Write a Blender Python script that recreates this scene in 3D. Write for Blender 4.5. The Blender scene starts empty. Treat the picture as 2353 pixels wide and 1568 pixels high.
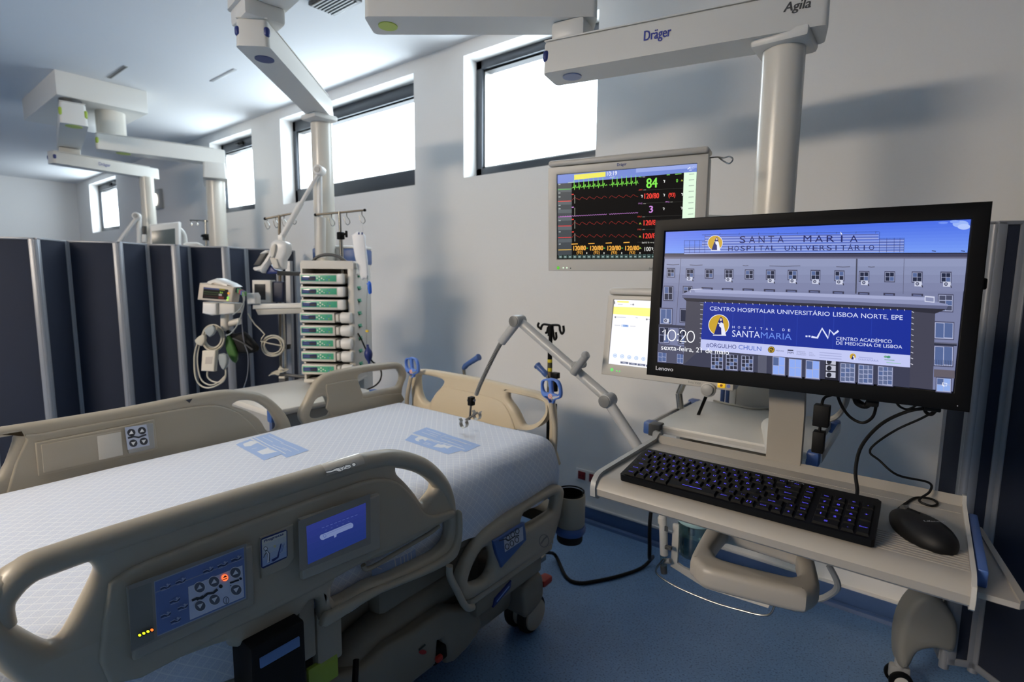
import bpy, bmesh, math, random
import numpy as np
from mathutils import Vector as V, Matrix, noise
random.seed(7)
S = bpy.context.scene
COL = S.collection
PI = math.pi

# ------------------------------------------------------------------ camera model (metres, camera at x=0 y=0)
F, YAW, PITCH, ROLL, EYE = 1211.0, math.radians(38.2), math.radians(6.95), math.radians(.53), 1.4
_f = V((-math.sin(YAW)*math.cos(PITCH), math.cos(YAW)*math.cos(PITCH), -math.sin(PITCH)))
_r0 = V((math.cos(YAW), math.sin(YAW), 0)); _u0 = _r0.cross(_f)
CR = _r0*math.cos(ROLL)+_u0*math.sin(ROLL); CU = -_r0*math.sin(ROLL)+_u0*math.cos(ROLL)
CO = V((0, 0, EYE))
def ray(x, y): return CR*((x-1176.5)/F)-CU*((y-784)/F)+_f
def atX(x, y, X): d = ray(x, y); return CO+d*(X/d.x)
def atY(x, y, Y): d = ray(x, y); return CO+d*(Y/d.y)
def atZ(x, y, Z): d = ray(x, y); return CO+d*((Z-EYE)/d.z)
def atP(x, y, p, n): d = ray(x, y); return CO+d*((V(p)-CO).dot(n)/d.dot(n))
cam = bpy.data.cameras.new('camera'); camo = bpy.data.objects.new('camera', cam); COL.objects.link(camo)
cam.sensor_width = 36; cam.lens = F/2353*36; cam.clip_start = .02
camo.matrix_world = Matrix((( CR.x, CU.x, -_f.x, CO.x), (CR.y, CU.y, -_f.y, CO.y), (CR.z, CU.z, -_f.z, CO.z), (0, 0, 0, 1)))
cam.dof.use_dof = True; cam.dof.focus_distance = 1.16; cam.dof.aperture_fstop = 4.2
S.camera = camo

# ------------------------------------------------------------------ materials
def lin(h):
    if isinstance(h, str):
        h = h.lstrip('#'); h = [int(h[i:i+2], 16) for i in (0, 2, 4)]
    return [((c/255)/12.92 if c/255 <= .04045 else ((c/255+.055)/1.055)**2.4) for c in h]+[1]
_mats = {}
def mat(name, col, rough=.5, metal=0, emit=None, est=1.0, bump=0, bscale=200, vary=0, spec=.5, coat=0):
    if name in _mats: return _mats[name]
    m = bpy.data.materials.new(name); m.use_nodes = True; _mats[name] = m
    nt = m.node_tree; b = nt.nodes['Principled BSDF']
    b.inputs['Base Color'].default_value = lin(col); b.inputs['Roughness'].default_value = rough
    b.inputs['Metallic'].default_value = metal; b.inputs['Specular IOR Level'].default_value = spec
    b.inputs['Coat Weight'].default_value = coat
    if emit is not None:
        b.inputs['Emission Color'].default_value = lin(emit); b.inputs['Emission Strength'].default_value = est
    if bump or vary:
        tc = nt.nodes.new('ShaderNodeTexCoord'); nz = nt.nodes.new('ShaderNodeTexNoise')
        nz.inputs['Scale'].default_value = bscale; nz.inputs['Detail'].default_value = 3
        nt.links.new(tc.outputs['Object'], nz.inputs['Vector'])
        if bump:
            bp = nt.nodes.new('ShaderNodeBump'); bp.inputs['Strength'].default_value = bump; bp.inputs['Distance'].default_value = .001
            nt.links.new(nz.outputs['Fac'], bp.inputs['Height']); nt.links.new(bp.outputs['Normal'], b.inputs['Normal'])
        if vary:
            hv = nt.nodes.new('ShaderNodeHueSaturation'); hv.inputs['Color'].default_value = lin(col)
            mr = nt.nodes.new('ShaderNodeMapRange'); mr.inputs['To Min'].default_value = 1-vary; mr.inputs['To Max'].default_value = 1+vary
            nt.links.new(nz.outputs['Fac'], mr.inputs['Value']); nt.links.new(mr.outputs['Result'], hv.inputs['Value'])
            nt.links.new(hv.outputs['Color'], b.inputs['Base Color'])
    return m
def E(c, st=1.0, rough=.3):        # lit pixels of a display
    c = tuple(int(v) for v in c)
    return mat('lit_%02x%02x%02x_%d' % (c[0], c[1], c[2], int(st*100)), (5, 5, 5), rough, 0, c, st, spec=.25)
def D(c, rough=.5):                # printed ink
    c = tuple(int(v) for v in c)
    return mat('ink_%02x%02x%02x' % c, c, rough)
WALL = mat('wall_paint', (232, 230, 227), .75, bump=.12, bscale=120, vary=.015)
CEIL = mat('ceiling_paint', (226, 226, 226), .8, bump=.08, bscale=60)
BASEB = mat('skirting_vinyl', (70, 96, 140), .45, vary=.06, bscale=40)
FRAME = mat('window_frame_grey', (70, 74, 80), .35, .4)
WALLD = mat('wall_paint_low_bounce', (112, 113, 116), .8)  # unseen back and right walls, darkened to cut bounced fill light
BEIGE = mat('bed_plastic', (170, 160, 142), .38, bump=.06, bscale=500)
BEIGE2 = mat('bed_plastic_panel', (162, 153, 136), .45, bump=.08, bscale=400)
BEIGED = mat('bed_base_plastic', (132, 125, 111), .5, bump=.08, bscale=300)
PEND = mat('pendant_enamel', (216, 214, 208), .35, bump=.03, bscale=300)
PENDT = mat('pendant_column_enamel', (216, 211, 200), .25)
ALU = mat('aluminium', (190, 188, 184), .3, .9)
STEEL = mat('steel', (170, 168, 162), .22, 1.0)
WHITE = mat('white_plastic', (222, 220, 216), .35, bump=.03, bscale=400)
WHITE2 = mat('offwhite_enamel', (206, 202, 194), .4, bump=.04, bscale=300)
GREYP = mat('grey_plastic', (150, 150, 148), .4)
MGREY = mat('monitor_grey_plastic', (188, 184, 176), .4, bump=.03, bscale=500)
DGREY = mat('dark_grey_plastic', (70, 70, 70), .45)
BLACK = mat('black_plastic', (11, 11, 12), .45, bump=.05, bscale=700, spec=.14)
BLACKM = mat('black_matte', (8, 8, 9), .6, spec=.25)
RUBBER = mat('black_rubber', (14, 14, 15), .7)
BLUE = mat('blue_plastic', (62, 92, 150), .4)
BLUEB = mat('bright_blue_plastic', (84, 124, 205), .4)
BLUED = mat('navy_plastic', (30, 45, 110), .4)
CABLE = mat('beige_cable', (190, 184, 168), .5)
GREENP = mat('pump_green', (70, 165, 130), .35)
RED = mat('red_plastic', (165, 45, 35), .45)
YEL = mat('yellow_sticker', (220, 200, 40), .5)
TAUPE = mat('control_bezel_taupe', (112, 108, 100), .4)
LIME = mat('lime_plastic', (150, 172, 56), .4)
TRIM = mat('screen_trim_grey', (138, 140, 145), .4, .3)
PANEL = mat('screen_panel_blue', (40, 45, 58), .7, bump=.15, bscale=350, vary=.05, spec=.15)
TRAYM = mat('tray_enamel', (158, 152, 143), .45, bump=.04, bscale=300)
def glassy(name, tint, gloss=.06, rough=.02):
    m = bpy.data.materials.new(name); m.use_nodes = True; nt = m.node_tree; nt.nodes.clear()
    o = nt.nodes.new('ShaderNodeOutputMaterial'); mx = nt.nodes.new('ShaderNodeMixShader'); t = nt.nodes.new('ShaderNodeBsdfTransparent'); g = nt.nodes.new('ShaderNodeBsdfGlossy')
    t.inputs['Color'].default_value = lin(tint); g.inputs['Roughness'].default_value = rough; mx.inputs['Fac'].default_value = gloss
    nt.links.new(t.outputs[0], mx.inputs[1]); nt.links.new(g.outputs[0], mx.inputs[2]); nt.links.new(mx.outputs[0], o.inputs[0]); return m
GLASS = glassy('window_glass', (250, 252, 252), .05)
CLEAR = glassy('clear_plastic', (205, 222, 222), .14, .08)

# ------------------------------------------------------------------ mesh builder
def frame(o, u, v):                # local x=u, y=v, z=u x v
    u = V(u).normalized(); w = u.cross(V(v)).normalized(); v = w.cross(u); o = V(o)
    return Matrix(((u.x, v.x, w.x, o.x), (u.y, v.y, w.y, o.y), (u.z, v.z, w.z, o.z), (0, 0, 0, 1)))
def catmull(P, k, closed=False):
    n = len(P); out = []
    if k <= 1 or n < 3: return list(P)
    for i in range(n if closed else n-1):
        if closed: a, b, c, d = P[(i-1) % n], P[i], P[(i+1) % n], P[(i+2) % n]
        else: a, b, c, d = P[max(i-1, 0)], P[i], P[i+1], P[min(i+2, n-1)]
        for j in range(k):
            t = j/k
            out.append(.5*((2*b)+(c-a)*t+(2*a-5*b+4*c-d)*t*t+(3*b-a-3*c+d)*t**3))
    if not closed: out.append(P[-1])
    return out
_tc = {}
def glyphs(s):
    if s not in _tc:
        c = bpy.data.curves.new('t', 'FONT'); c.body = s; c.resolution_u = 3
        o = bpy.data.objects.new('t', c); COL.objects.link(o)
        me = bpy.data.meshes.new_from_object(o)
        _tc[s] = ([(v.co.x, v.co.y) for v in me.vertices], [tuple(p.vertices) for p in me.polygons])
        bpy.data.objects.remove(o); bpy.data.curves.remove(c); bpy.data.meshes.remove(me)
    return _tc[s]
CAPH = max(y for x, y in glyphs('H')[0])
class B:
    def __init__(s, T=None): s.v, s.f, s.mi, s.mats, s.T, s.uv = [], [], [], [], T or Matrix(), None
    def idx(s, m):
        if m not in s.mats: s.mats.append(m)
        return s.mats.index(m)
    def add(s, vs, fs, m, M=None):
        o = len(s.v); T = s.T if M is None else s.T@M
        s.v += [T@V(p) for p in vs]; s.f += [tuple(i+o for i in f) for f in fs]; s.mi += [s.idx(m)]*len(fs); return s
    def bm(s, bm, m, M=None):
        bm.verts.index_update(); s.add([v.co.copy() for v in bm.verts], [[v.index for v in f.verts] for f in bm.faces], m, M); bm.free(); return s
    def box(s, a, b, m, bev=0, seg=2, M=None):
        bm = bmesh.new(); bmesh.ops.create_cube(bm, size=1)
        a, b = V(a), V(b); c = (a+b)/2; d = b-a
        for v in bm.verts: v.co = V((c.x+v.co.x*d.x, c.y+v.co.y*d.y, c.z+v.co.z*d.z))
        if bev: bmesh.ops.bevel(bm, geom=bm.edges[:], offset=min(bev, min(abs(x) for x in d)*.49), segments=seg, profile=.5, affect='EDGES')
        return s.bm(bm, m, M)
    def cyl(s, p, q, r, m, r2=None, n=24, bev=0, M=None):
        p, q = V(p), V(q); r2 = r if r2 is None else r2; L = (q-p).length
        prof = [(0, 0), (r, 0), (r2, L), (0, L)] if not bev else [(0, 0), (r-bev, 0), (r-bev*.3, bev*.3), (r, bev), (r2, L-bev), (r2-bev*.3, L-bev*.3), (r2-bev, L), (0, L)]
        return s.lathe(prof, p, q-p, m, n, M)
    def lathe(s, prof, o, ax, m, n=24, M=None):
        ax = V(ax).normalized(); t = V((1, 0, 0)) if abs(ax.x) < .8 else V((0, 1, 0)); u = ax.cross(t).normalized(); w = ax.cross(u)
        vs, fs, rings = [], [], []
        for r, h in prof:
            if r < 1e-6: rings.append([len(vs)]); vs.append(V(o)+ax*h)
            else:
                rings.append(list(range(len(vs), len(vs)+n)))
                vs += [V(o)+ax*h+(u*math.cos(2*PI*k/n)+w*math.sin(2*PI*k/n))*r for k in range(n)]
        for a, b in zip(rings, rings[1:]):
            for k in range(n):
                k2 = (k+1) % n
                if len(a) == 1 and len(b) == 1: break
                if len(a) == 1: fs.append((a[0], b[k], b[k2]))
                elif len(b) == 1: fs.append((a[k], a[k2], b[0]))
                else: fs.append((a[k], a[k2], b[k2], b[k]))
        return s.add(vs, fs, m, M)
    def tube(s, pts, r, m, n=10, k=5, closed=False, flat=1.0, up=None, M=None):
        rs = r if isinstance(r, (list, tuple)) else [r]*len(pts)
        P4 = [V((p[0], p[1], p[2], q)) for p, q in zip(pts, rs)]
        P4 = catmull(P4, k, closed); P = [V(p[:3]) for p in P4]; R = [p[3] for p in P4]
        N = len(P); vs, fs = [], []; t0 = None; u = None
        for i in range(N):
            a = P[(i-1) % N] if (closed or i) else P[0]; b = P[(i+1) % N] if (closed or i < N-1) else P[-1]
            t = (b-a).normalized() if (b-a).length > 1e-9 else (t0 or V((0, 0, 1)))
            if u is None or up is not None:
                h = V(up) if up is not None else (V((0, 0, 1)) if abs(t.z) < .9 else V((1, 0, 0))); u = (h-t*h.dot(t)).normalized()
            else: u = (u-t*u.dot(t)).normalized()
            w = t.cross(u); t0 = t
            vs += [P[i]+(u*math.cos(2*PI*j/n)*flat+w*math.sin(2*PI*j/n))*R[i] for j in range(n)]
        for i in range(N if closed else N-1):
            a, b = i*n, ((i+1) % N)*n
            fs += [(a+j, a+(j+1) % n, b+(j+1) % n, b+j) for j in range(n)]
        if not closed: fs += [tuple(range(n))[::-1], tuple(range((N-1)*n, N*n))]
        return s.add(vs, fs, m, M)
    def prism(s, poly, z0, z1, m, M=None):
        n = len(poly); vs = [(x, y, z0) for x, y in poly]+[(x, y, z1) for x, y in poly]
        return s.add(vs, [tuple(range(n))[::-1], tuple(range(n, 2*n))]+[(i, (i+1) % n, n+(i+1) % n, n+i) for i in range(n)], m, M)
    def plate(s, out, holes, th, bev, m, M=None, k=1, kh=None):       # slab with rounded rim and holes, thickness centred on local z=0
        c = bpy.data.curves.new('c', 'CURVE'); c.dimensions = '2D'; c.fill_mode = 'BOTH'
        c.extrude = max(th/2-bev, 0); c.bevel_depth = bev; c.bevel_resolution = 2; c.offset = -bev
        for i, pl in enumerate([out]+list(holes)):
            pp = catmull([V(p) for p in pl], (k if i == 0 else (kh or k)), True)
            sp = c.splines.new('POLY'); sp.points.add(len(pp)-1); sp.use_cyclic_u = True
            for q, p in zip(sp.points, pp): q.co = (p.x, p.y, 0, 1)
        o = bpy.data.objects.new('c', c); COL.objects.link(o); me = bpy.data.meshes.new_from_object(o)
        bm = bmesh.new(); bm.from_mesh(me); bmesh.ops.remove_doubles(bm, verts=bm.verts, dist=1e-5)
        bpy.data.objects.remove(o); bpy.data.curves.remove(c); bpy.data.meshes.remove(me)
        return s.bm(bm, m, M)
    def ball(s, c, r, m, n=16, M=None):
        rx, ry, rz = r if isinstance(r, (tuple, list)) else (r, r, r); bm = bmesh.new()
        bmesh.ops.create_uvsphere(bm, u_segments=n, v_segments=max(6, n//2), radius=1)
        for v in bm.verts: v.co = V((c[0]+v.co.x*rx, c[1]+v.co.y*ry, c[2]+v.co.z*rz))
        return s.bm(bm, m, M)
    def build(s, name, parent=None, loc=None, sharp=38, **props):
        L = V(loc) if loc is not None else (root_loc(parent) if parent else V((0, 0, 0)))
        me = bpy.data.meshes.new(name); me.from_pydata([tuple(p-L) for p in s.v], [], s.f)
        for m in s.mats: me.materials.append(m)
        me.polygons.foreach_set('material_index', s.mi); me.polygons.foreach_set('use_smooth', [True]*len(s.f))
        if s.uv: 
            l = me.uv_layers.new(name='cloth')
            for p in me.polygons:
                for li in p.loop_indices: l.data[li].uv = s.uv[me.loops[li].vertex_index]
        bm = bmesh.new(); bm.from_mesh(me); bmesh.ops.recalc_face_normals(bm, faces=bm.faces[:]) if not props.pop('keep', False) else None
        bm.to_mesh(me); bm.free(); me.set_sharp_from_angle(angle=math.radians(sharp)); me.update()
        o = bpy.data.objects.new(name, me); COL.objects.link(o)
        if parent: o.parent = parent; o['rl'] = tuple(L)
        else: o.location = L
        if not parent: o['rl'] = tuple(L)
        for k_, v_ in props.items(): o[k_] = v_
        return o
def root_loc(o): return V(o['rl'])
def thing(name, label, cat, loc, group=None):
    o = bpy.data.objects.new(name, None); COL.objects.link(o); o.location = loc; o.empty_display_size = .05
    o['label'], o['category'], o['rl'] = label, cat, tuple(loc)
    if group: o['group'] = group
    return o
def dup(root, d, label=None):
    r = root.copy(); COL.objects.link(r); r.location = root.location+V(d)
    if label: r['label'] = label
    for ch in root.children:
        c = ch.copy(); COL.objects.link(c); c.parent = r
        for g in ch.children:
            q = g.copy(); COL.objects.link(q); q.parent = c
    return r

# flat artwork on a display, sticker or label: shapes given in read-off coordinates of that face, mapped to its plane
def homog(src, dst):
    A, b = [], []
    for (x, y), (u, v) in zip(src, dst):
        A += [[x, y, 1, 0, 0, 0, -u*x, -u*y], [0, 0, 0, x, y, 1, -v*x, -v*y]]; b += [u, v]
    h = np.linalg.solve(np.array(A, float), np.array(b, float))
    return lambda x, y: ((h[0]*x+h[1]*y+h[2])/(h[6]*x+h[7]*y+1), (h[3]*x+h[4]*y+h[5])/(h[6]*x+h[7]*y+1))
class Pic:
    def __init__(s, b, M, fn=None, dz=4e-5): s.b, s.M, s.fn, s.z, s.dz = b, M, fn or (lambda x, y: (x, y)), 0, dz
    def raw(s, P, fs, m):
        s.z += s.dz; s.b.add([(*s.fn(*p), s.z) for p in P], fs, m, s.M)
    def poly(s, m, P): s.raw(P, [tuple(range(len(P)))], m)
    def rect(s, m, x0, y0, x1, y1, sl=0, sr=None):   # sl: how far the right edge sits lower than the left
        sr = sl if sr is None else sr; s.poly(m, [(x0, y0), (x1, y0+sl), (x1, y1+sr), (x0, y1)])
    def line(s, m, P, w, closed=False):
        P = [V(p) for p in P]; n = len(P); Q, fs = [], []
        for i in range(n):
            a = P[(i-1) % n] if (i or closed) else P[i]; c = P[(i+1) % n] if (i < n-1 or closed) else P[i]
            d = (c-a).normalized(); nn = V((-d.y, d.x))*w/2; Q += [P[i]+nn, P[i]-nn]
        for i in range(n if closed else n-1): j = (i+1) % n; fs.append((2*i, 2*j, 2*j+1, 2*i+1))
        s.raw([tuple(q) for q in Q], fs, m)
    def disc(s, m, x, y, rx, ry=None, n=24, a0=0, a1=2*PI):
        ry = ry or rx; s.poly(m, [(x+rx*math.cos(a0+(a1-a0)*i/n), y+ry*math.sin(a0+(a1-a0)*i/n)) for i in range(n)])
    def ring(s, m, x, y, rx, ry, w, n=20): s.line(m, [(x+rx*math.cos(2*PI*i/n), y+ry*math.sin(2*PI*i/n)) for i in range(n)], w, True)
    def text(s, m, t, x0, y0, x1, y1, h, up=(0, -1), ital=0, space=0, bold=0):
        if bold:
            for dx in (-bold, bold): s.text(m, t, x0+dx, y0, x1+dx, y1, h, up, ital)
        if space: # letter-spaced: each letter placed on its own slot
            n = len(t)
            for i, ch in enumerate(t):
                if ch != ' ': 
                    a, c = i/n, (i+space)/n
                    if ch in 'I1': a, c = (i+.35*space)/n, (i+.55*space)/n
                    s.text(m, ch, x0+(x1-x0)*a, y0+(y1-y0)*a, x0+(x1-x0)*c, y0+(y1-y0)*c, h, up, ital)
            return
        P, fs = glyphs(t); a = min(p[0] for p in P); w = max(p[0] for p in P)-a or 1
        s.raw([(x0+(x1-x0)*(p[0]-a)/w+up[0]*h*p[1]/CAPH+ital*h*p[1]/CAPH, y0+(y1-y0)*(p[0]-a)/w+up[1]*h*p[1]/CAPH) for p in P], fs, m)
def zo(sc, ox, oy): return lambda x, y: (x/sc+ox, y/sc+oy)

# ================================================================== the room
WY, CZ, LX, RX, BY = 2.566, 2.865, -11.25, 3.4, -9.0
SILL, HEAD = 2.035, 2.782
WINS = [(-2.43, -1.463), (-4.685, -2.9), (-6.14, -5.215), (-10.53, -9.23)]
def struct(b, name, loc=(0, 0, 0)): return b.build(name, None, loc, kind='structure')
b = B(); b.box((LX-.3, BY-.3, -.2), (RX+.3, WY+.3, 0), mat('x0', (0, 0, 0)))
fm = bpy.data.materials.new('blue_vinyl_floor'); fm.use_nodes = True; nt = fm.node_tree; bs = nt.nodes['Principled BSDF']; bs.inputs['Roughness'].default_value = .42
tc = nt.nodes.new('ShaderNodeTexCoord'); n1 = nt.nodes.new('ShaderNodeTexNoise'); n1.inputs['Scale'].default_value = 140; n1.inputs['Detail'].default_value = 2
n2 = nt.nodes.new('ShaderNodeTexNoise'); n2.inputs['Scale'].default_value = 9; cr = nt.nodes.new('ShaderNodeValToRGB')
cr.color_ramp.elements[0].position = .33; cr.color_ramp.elements[0].color = lin((72, 97, 130)); cr.color_ramp.elements[1].position = .45; cr.color_ramp.elements[1].color = lin((100, 134, 175))
e = cr.color_ramp.elements.new(.68); e.color = lin((103, 138, 179)); e = cr.color_ramp.elements.new(.74); e.color = lin((122, 156, 194))
hv = nt.nodes.new('ShaderNodeHueSaturation'); mr = nt.nodes.new('ShaderNodeMapRange'); mr.inputs['To Min'].default_value = .9; mr.inputs['To Max'].default_value = 1.1
for a_, b_ in ((tc.outputs['Object'], n1.inputs['Vector']), (tc.outputs['Object'], n2.inputs['Vector']), (n1.outputs['Fac'], cr.inputs[0]), (n2.outputs['Fac'], mr.inputs['Value']), (mr.outputs[0], hv.inputs['Value']), (cr.outputs[0], hv.inputs['Color']), (hv.outputs[0], bs.inputs['Base Color'])): nt.links.new(a_, b_)
b.mats = [fm]; struct(b, 'floor')
b = B(); b.box((LX-.3, BY-.3, CZ), (RX+.3, WY+.3, CZ+.2), CEIL); struct(b, 'ceiling')
# window wall, with its four openings
b = B(); T = .3; xs = [LX-.3]
for x0, x1 in sorted(WINS): xs += [x0, x1]
xs.append(RX+.3)
b.box((LX-.3, WY, 0), (RX+.3, WY+T, SILL), WALL); b.box((LX-.3, WY, HEAD), (RX+.3, WY+T, CZ), WALL)
for i in range(0, len(xs), 2): b.box((xs[i], WY, SILL), (xs[i+1], WY+T, HEAD), WALL)
struct(b, 'wall_window')
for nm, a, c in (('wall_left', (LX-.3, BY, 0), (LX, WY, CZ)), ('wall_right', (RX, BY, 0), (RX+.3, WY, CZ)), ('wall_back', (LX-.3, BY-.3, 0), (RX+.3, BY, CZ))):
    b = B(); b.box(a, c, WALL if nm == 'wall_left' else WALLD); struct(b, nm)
b = B(); b.box((LX, WY-.012, 0), (RX, WY, .088), BASEB, .004); b.box((LX, WY-.016, .088), (RX, WY, .096), WHITE)
b.tube([(LX, WY-.02, .0), (RX, WY-.02, .0)], .02, BASEB, 8, 1); struct(b, 'baseboard_window')
for i, (x0, x1) in enumerate(WINS):
    b = B(); y0, y1 = WY+.12, WY+.2; tz = .055 if i == 0 else .09
    b.box((x0, y0, SILL), (x0+.05, y1, HEAD), FRAME, .004); b.box((x1-.05, y0, SILL), (x1, y1, HEAD), FRAME, .004)
    bz = .14 if i == 1 else .075; b.box((x0, y0, SILL), (x1, y1, SILL+bz), FRAME, .004); b.box((x0, y0, HEAD-tz), (x1, y1, HEAD), FRAME, .004)
    for (a, c) in (((x0+.05, y0+.02, SILL+.05), (x0+.062, y1, HEAD-tz)), ((x1-.062, y0+.02, SILL+.05), (x1-.05, y1, HEAD-tz)), ((x0+.05, y0+.02, HEAD-tz-.012), (x1-.05, y1, HEAD-tz)), ((x0+.05, y0+.02, SILL+bz), (x1-.05, y1, SILL+bz+.01))): b.box(a, c, ALU if a[2] < 2.5 else BLACK)
    if i:
        xm = (x0+x1)/2-.35*(i == 1); b.box((xm-.055, y0-.02, HEAD-.065), (xm+.055, y0, HEAD-.03), BLACK, .006); b.tube([(xm-.02, y0-.02, HEAD-.05), (xm-.02, y0-.05, HEAD-.06), (xm+.03, y0-.05, HEAD-.06)], .008, BLACK)
    w = struct(b, 'window_%d' % (i+1), (x0, y0, SILL))
    g = B(); g.box((x0+.05, y0+.045, SILL+bz-.01), (x1-.05, y0+.05, HEAD-tz), GLASS); g.build('pane', w)
# ceiling details
b = B(); b.box((-2.76, 1.70, CZ-.02), (-2.5, 1.86, CZ+.001), DGREY, .004)
for k in range(7): b.box((-2.745, 1.71+.02*k, CZ-.026), (-2.515, 1.718+.02*k, CZ-.018), GREYP)
o = b.build('ceiling_vent', None, (-2.63, 1.78, CZ)); o['label'] = 'dark louvred vent in the ceiling above the bed'; o['category'] = 'vent'
for (x0, x1, y, lab) in ((-5.0, -4.62, 1.4, 'dark thin slot diffuser in ceiling beside the far supply box'), (-4.45, -4.05, 1.9, 'faint thin slot diffuser in ceiling nearest the windows')):
    b = B(); b.box((x0, y-.014, CZ-.004), (x1, y+.014, CZ+.001), GREYP if y < 1.5 else mat('slot_pale', (188, 190, 192), .5), .002); b.box((x0+.01, y-.006, CZ-.005), (x1-.01, y+.006, CZ), DGREY if y < 1.5 else GREYP)
    o = b.build('slot_diffuser', None, (x0, y, CZ)); o['label'] = lab; o['category'] = 'air diffuser'
# red socket plate, small wall lamp
px0, pz0, px1, pz1 = -1.531, .301, -1.372, .229
t = thing('wall_socket', 'white wall plate with two dark red power sockets above the skirting', 'socket', ((px0+px1)/2, WY, pz1))
b = B(); b.box((px0, WY-.012, pz1), (px1, WY, pz0), WHITE, .004); b.build('plate', t)
for cx in (px0+.043, px1-.043):
    b = B(); b.box((cx-.024, WY-.016, pz1+.012), (cx+.024, WY-.011, pz0-.012), mat('socket_red', (120, 18, 24), .4), .003)
    for dx in (-.009, .009): b.cyl((cx+dx, WY-.0175, (pz0+pz1)/2), (cx+dx, WY-.014, (pz0+pz1)/2), .003, BLACK, n=8)
    b.build('socket', t)
p = atY(362, 460, WY); t = thing('wall_lamp', 'tiny lit lamp on far wall between window and column', 'lamp', p)
b = B(); b.box(p+V((-.03, -.03, -.12)), p+V((.2, 0, .12)), GREYP, .01); b.build('housing', t)
b = B(); b.ball(p+V((.03, -.04, 0)), (.06, .03, .075), mat('lamp_glow', (255, 250, 240), .3, 0, (255, 250, 240), 3)); b.build('bulb', t)

# ================================================================== folding screens
def screen(name, label, hinges, z, kinds, group=None, foot=None):
    t = thing(name, label, 'folding screen', (hinges[0][0], hinges[0][1], 0), group)
    n = len(hinges)
    for i in range(n-1):
        a, c = V(hinges[i]), V(hinges[i+1]); d = (c-a).normalized(); M = frame((a.x, a.y, 0), (d.x, d.y, 0), (0, 0, 1)); L = (c-a).length
        b = B(M); b.box((.012, .14, -.012), (L-.012, z-.012, .012), PANEL, .003); p = b.build('panel', t)
        b = B(M)
        for x0 in (0, L-.026): b.box((x0, .12, -.016), (x0+.026, z, .016), TRIM, .004)
        b.box((0, z-.012, -.016), (L, z, .016), TRIM, .003); b.box((0, .12, -.016), (L, .145, .016), TRIM, .003); b.build('panel_frame', p)
    for i, h in enumerate(hinges):
        b = B(); b.cyl((h[0], h[1], .1), (h[0], h[1], z-.01), .014, TRIM, n=12)
        b.build('hinge_post', t)
        if i % 3 == 0 and not foot:
            b = B(); b.box((h[0]-.18, h[1]-.03, .06), (h[0]+.18, h[1]+.03, .1), TRIM, .01)
            for sx in (-.16, .16): b.cyl((h[0]+sx, h[1]-.02, .03), (h[0]+sx, h[1]+.02, .03), .03, BLACK, n=14)
            b.build('foot', t)
    return t
sc = screen('folding_screen', 'long dark blue folding screen standing across the room between beds', [(-4.52, .33), (-4.42, .5), (-4.24, .745), (-4.42, .93), (-4.235, 1.16), (-4.37, 1.365), (-4.23, 1.50), (-4.36, 1.625), (-4.185, 1.82), (-4.31, 2.02), (-4.19, 2.24), (-4.32, 2.44)], 1.607, None)
rs = screen('folding_screen', 'dark navy folding screen at right edge behind the computer shelf', [(.09, 2.42), (.142, 2.2), (.218, 2.235), (.46, 1.98), (.62, 2.14), (.86, 1.9)], 1.582, None, foot=1)
b = B(); bx, by = .02, 2.14
M = frame((.15, 2.19, 0), (-.94, -.34, 0), (0, 0, 1))
b.T = M; b.plate([(0, .29), (.05, .36), (.09, .375), (.125, .34), (.15, .27), (.156, .18), (.145, .10), (.118, .105), (.098, .165), (.05, .19), (0, .19)], [], .09, .02, mat('foot_grey_shaded', (124, 122, 116), .5), k=3)  # grey darkened to carry the shadow of the tray above
b.build('foot_cover', rs)
M = M@Matrix.Translation((-.023, 0, 0)); b = B(M); b.cyl((.155, .07, 0), (.155, .12, 0), .016, GREYP); b.box((.125, .03, -.016), (.185, .085, .016), GREYP, .01); f = b.build('caster', rs, label='small grey twin caster')
for sz in (-.03, .016):
    w = B(M); w.cyl((.155, .036, sz), (.155, .036, sz+.016), .036, BLACK, bev=.004); w.cyl((.155, .036, sz-.002 if sz < 0 else sz+.002), (.155, .036, sz+.014 if sz < 0 else sz+.018), .022, WHITE2); w.build('wheel', f)

MT0 = frame((-2.6, 1.505, 0), (math.cos(math.radians(35)), math.sin(math.radians(35)), 0), (0, 0, 1))
# ================================================================== ceiling supply arms
def pend_arm(p0, p1, zb, h, w, m=PEND, ext=.075, capm=BLUED, joint=None, spot=None):
    """arm beam between two pivots; returns (beam builder, frame, length)"""
    a, c = V((*p0, 0)), V((*p1, 0)); d = (c-a).normalized(); M = frame((a.x, a.y, zb), (d.x, d.y, 0), (-d.y, d.x, 0)); L = (c-a).length
    b = B(M)
    bm = bmesh.new(); bmesh.ops.create_cube(bm, size=1)
    for v in bm.verts: v.co = V(((-ext if v.co.x < 0 else L+ext), v.co.y*w*(1 if v.co.z < 0 else .92), (0 if v.co.z < 0 else h)))
    ve = [e for e in bm.edges if abs(e.verts[0].co.x-e.verts[1].co.x) < 1e-6 and abs(e.verts[0].co.y-e.verts[1].co.y) < .02]
    bmesh.ops.bevel(bm, geom=ve, offset=.018, segments=3, profile=.5, affect='EDGES')
    bmesh.ops.bevel(bm, geom=[e for e in bm.edges if abs(e.verts[0].co.z-e.verts[1].co.z) < 1e-6 and e.verts[0].co.z > h*.5], offset=.01, segments=2, profile=.5, affect='EDGES')
    b.bm(bm, m)
    b.box((-ext+.004, -w*.46, h), (L*.98, w*.46, h+.004), m)
    return b, M, L
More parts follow.
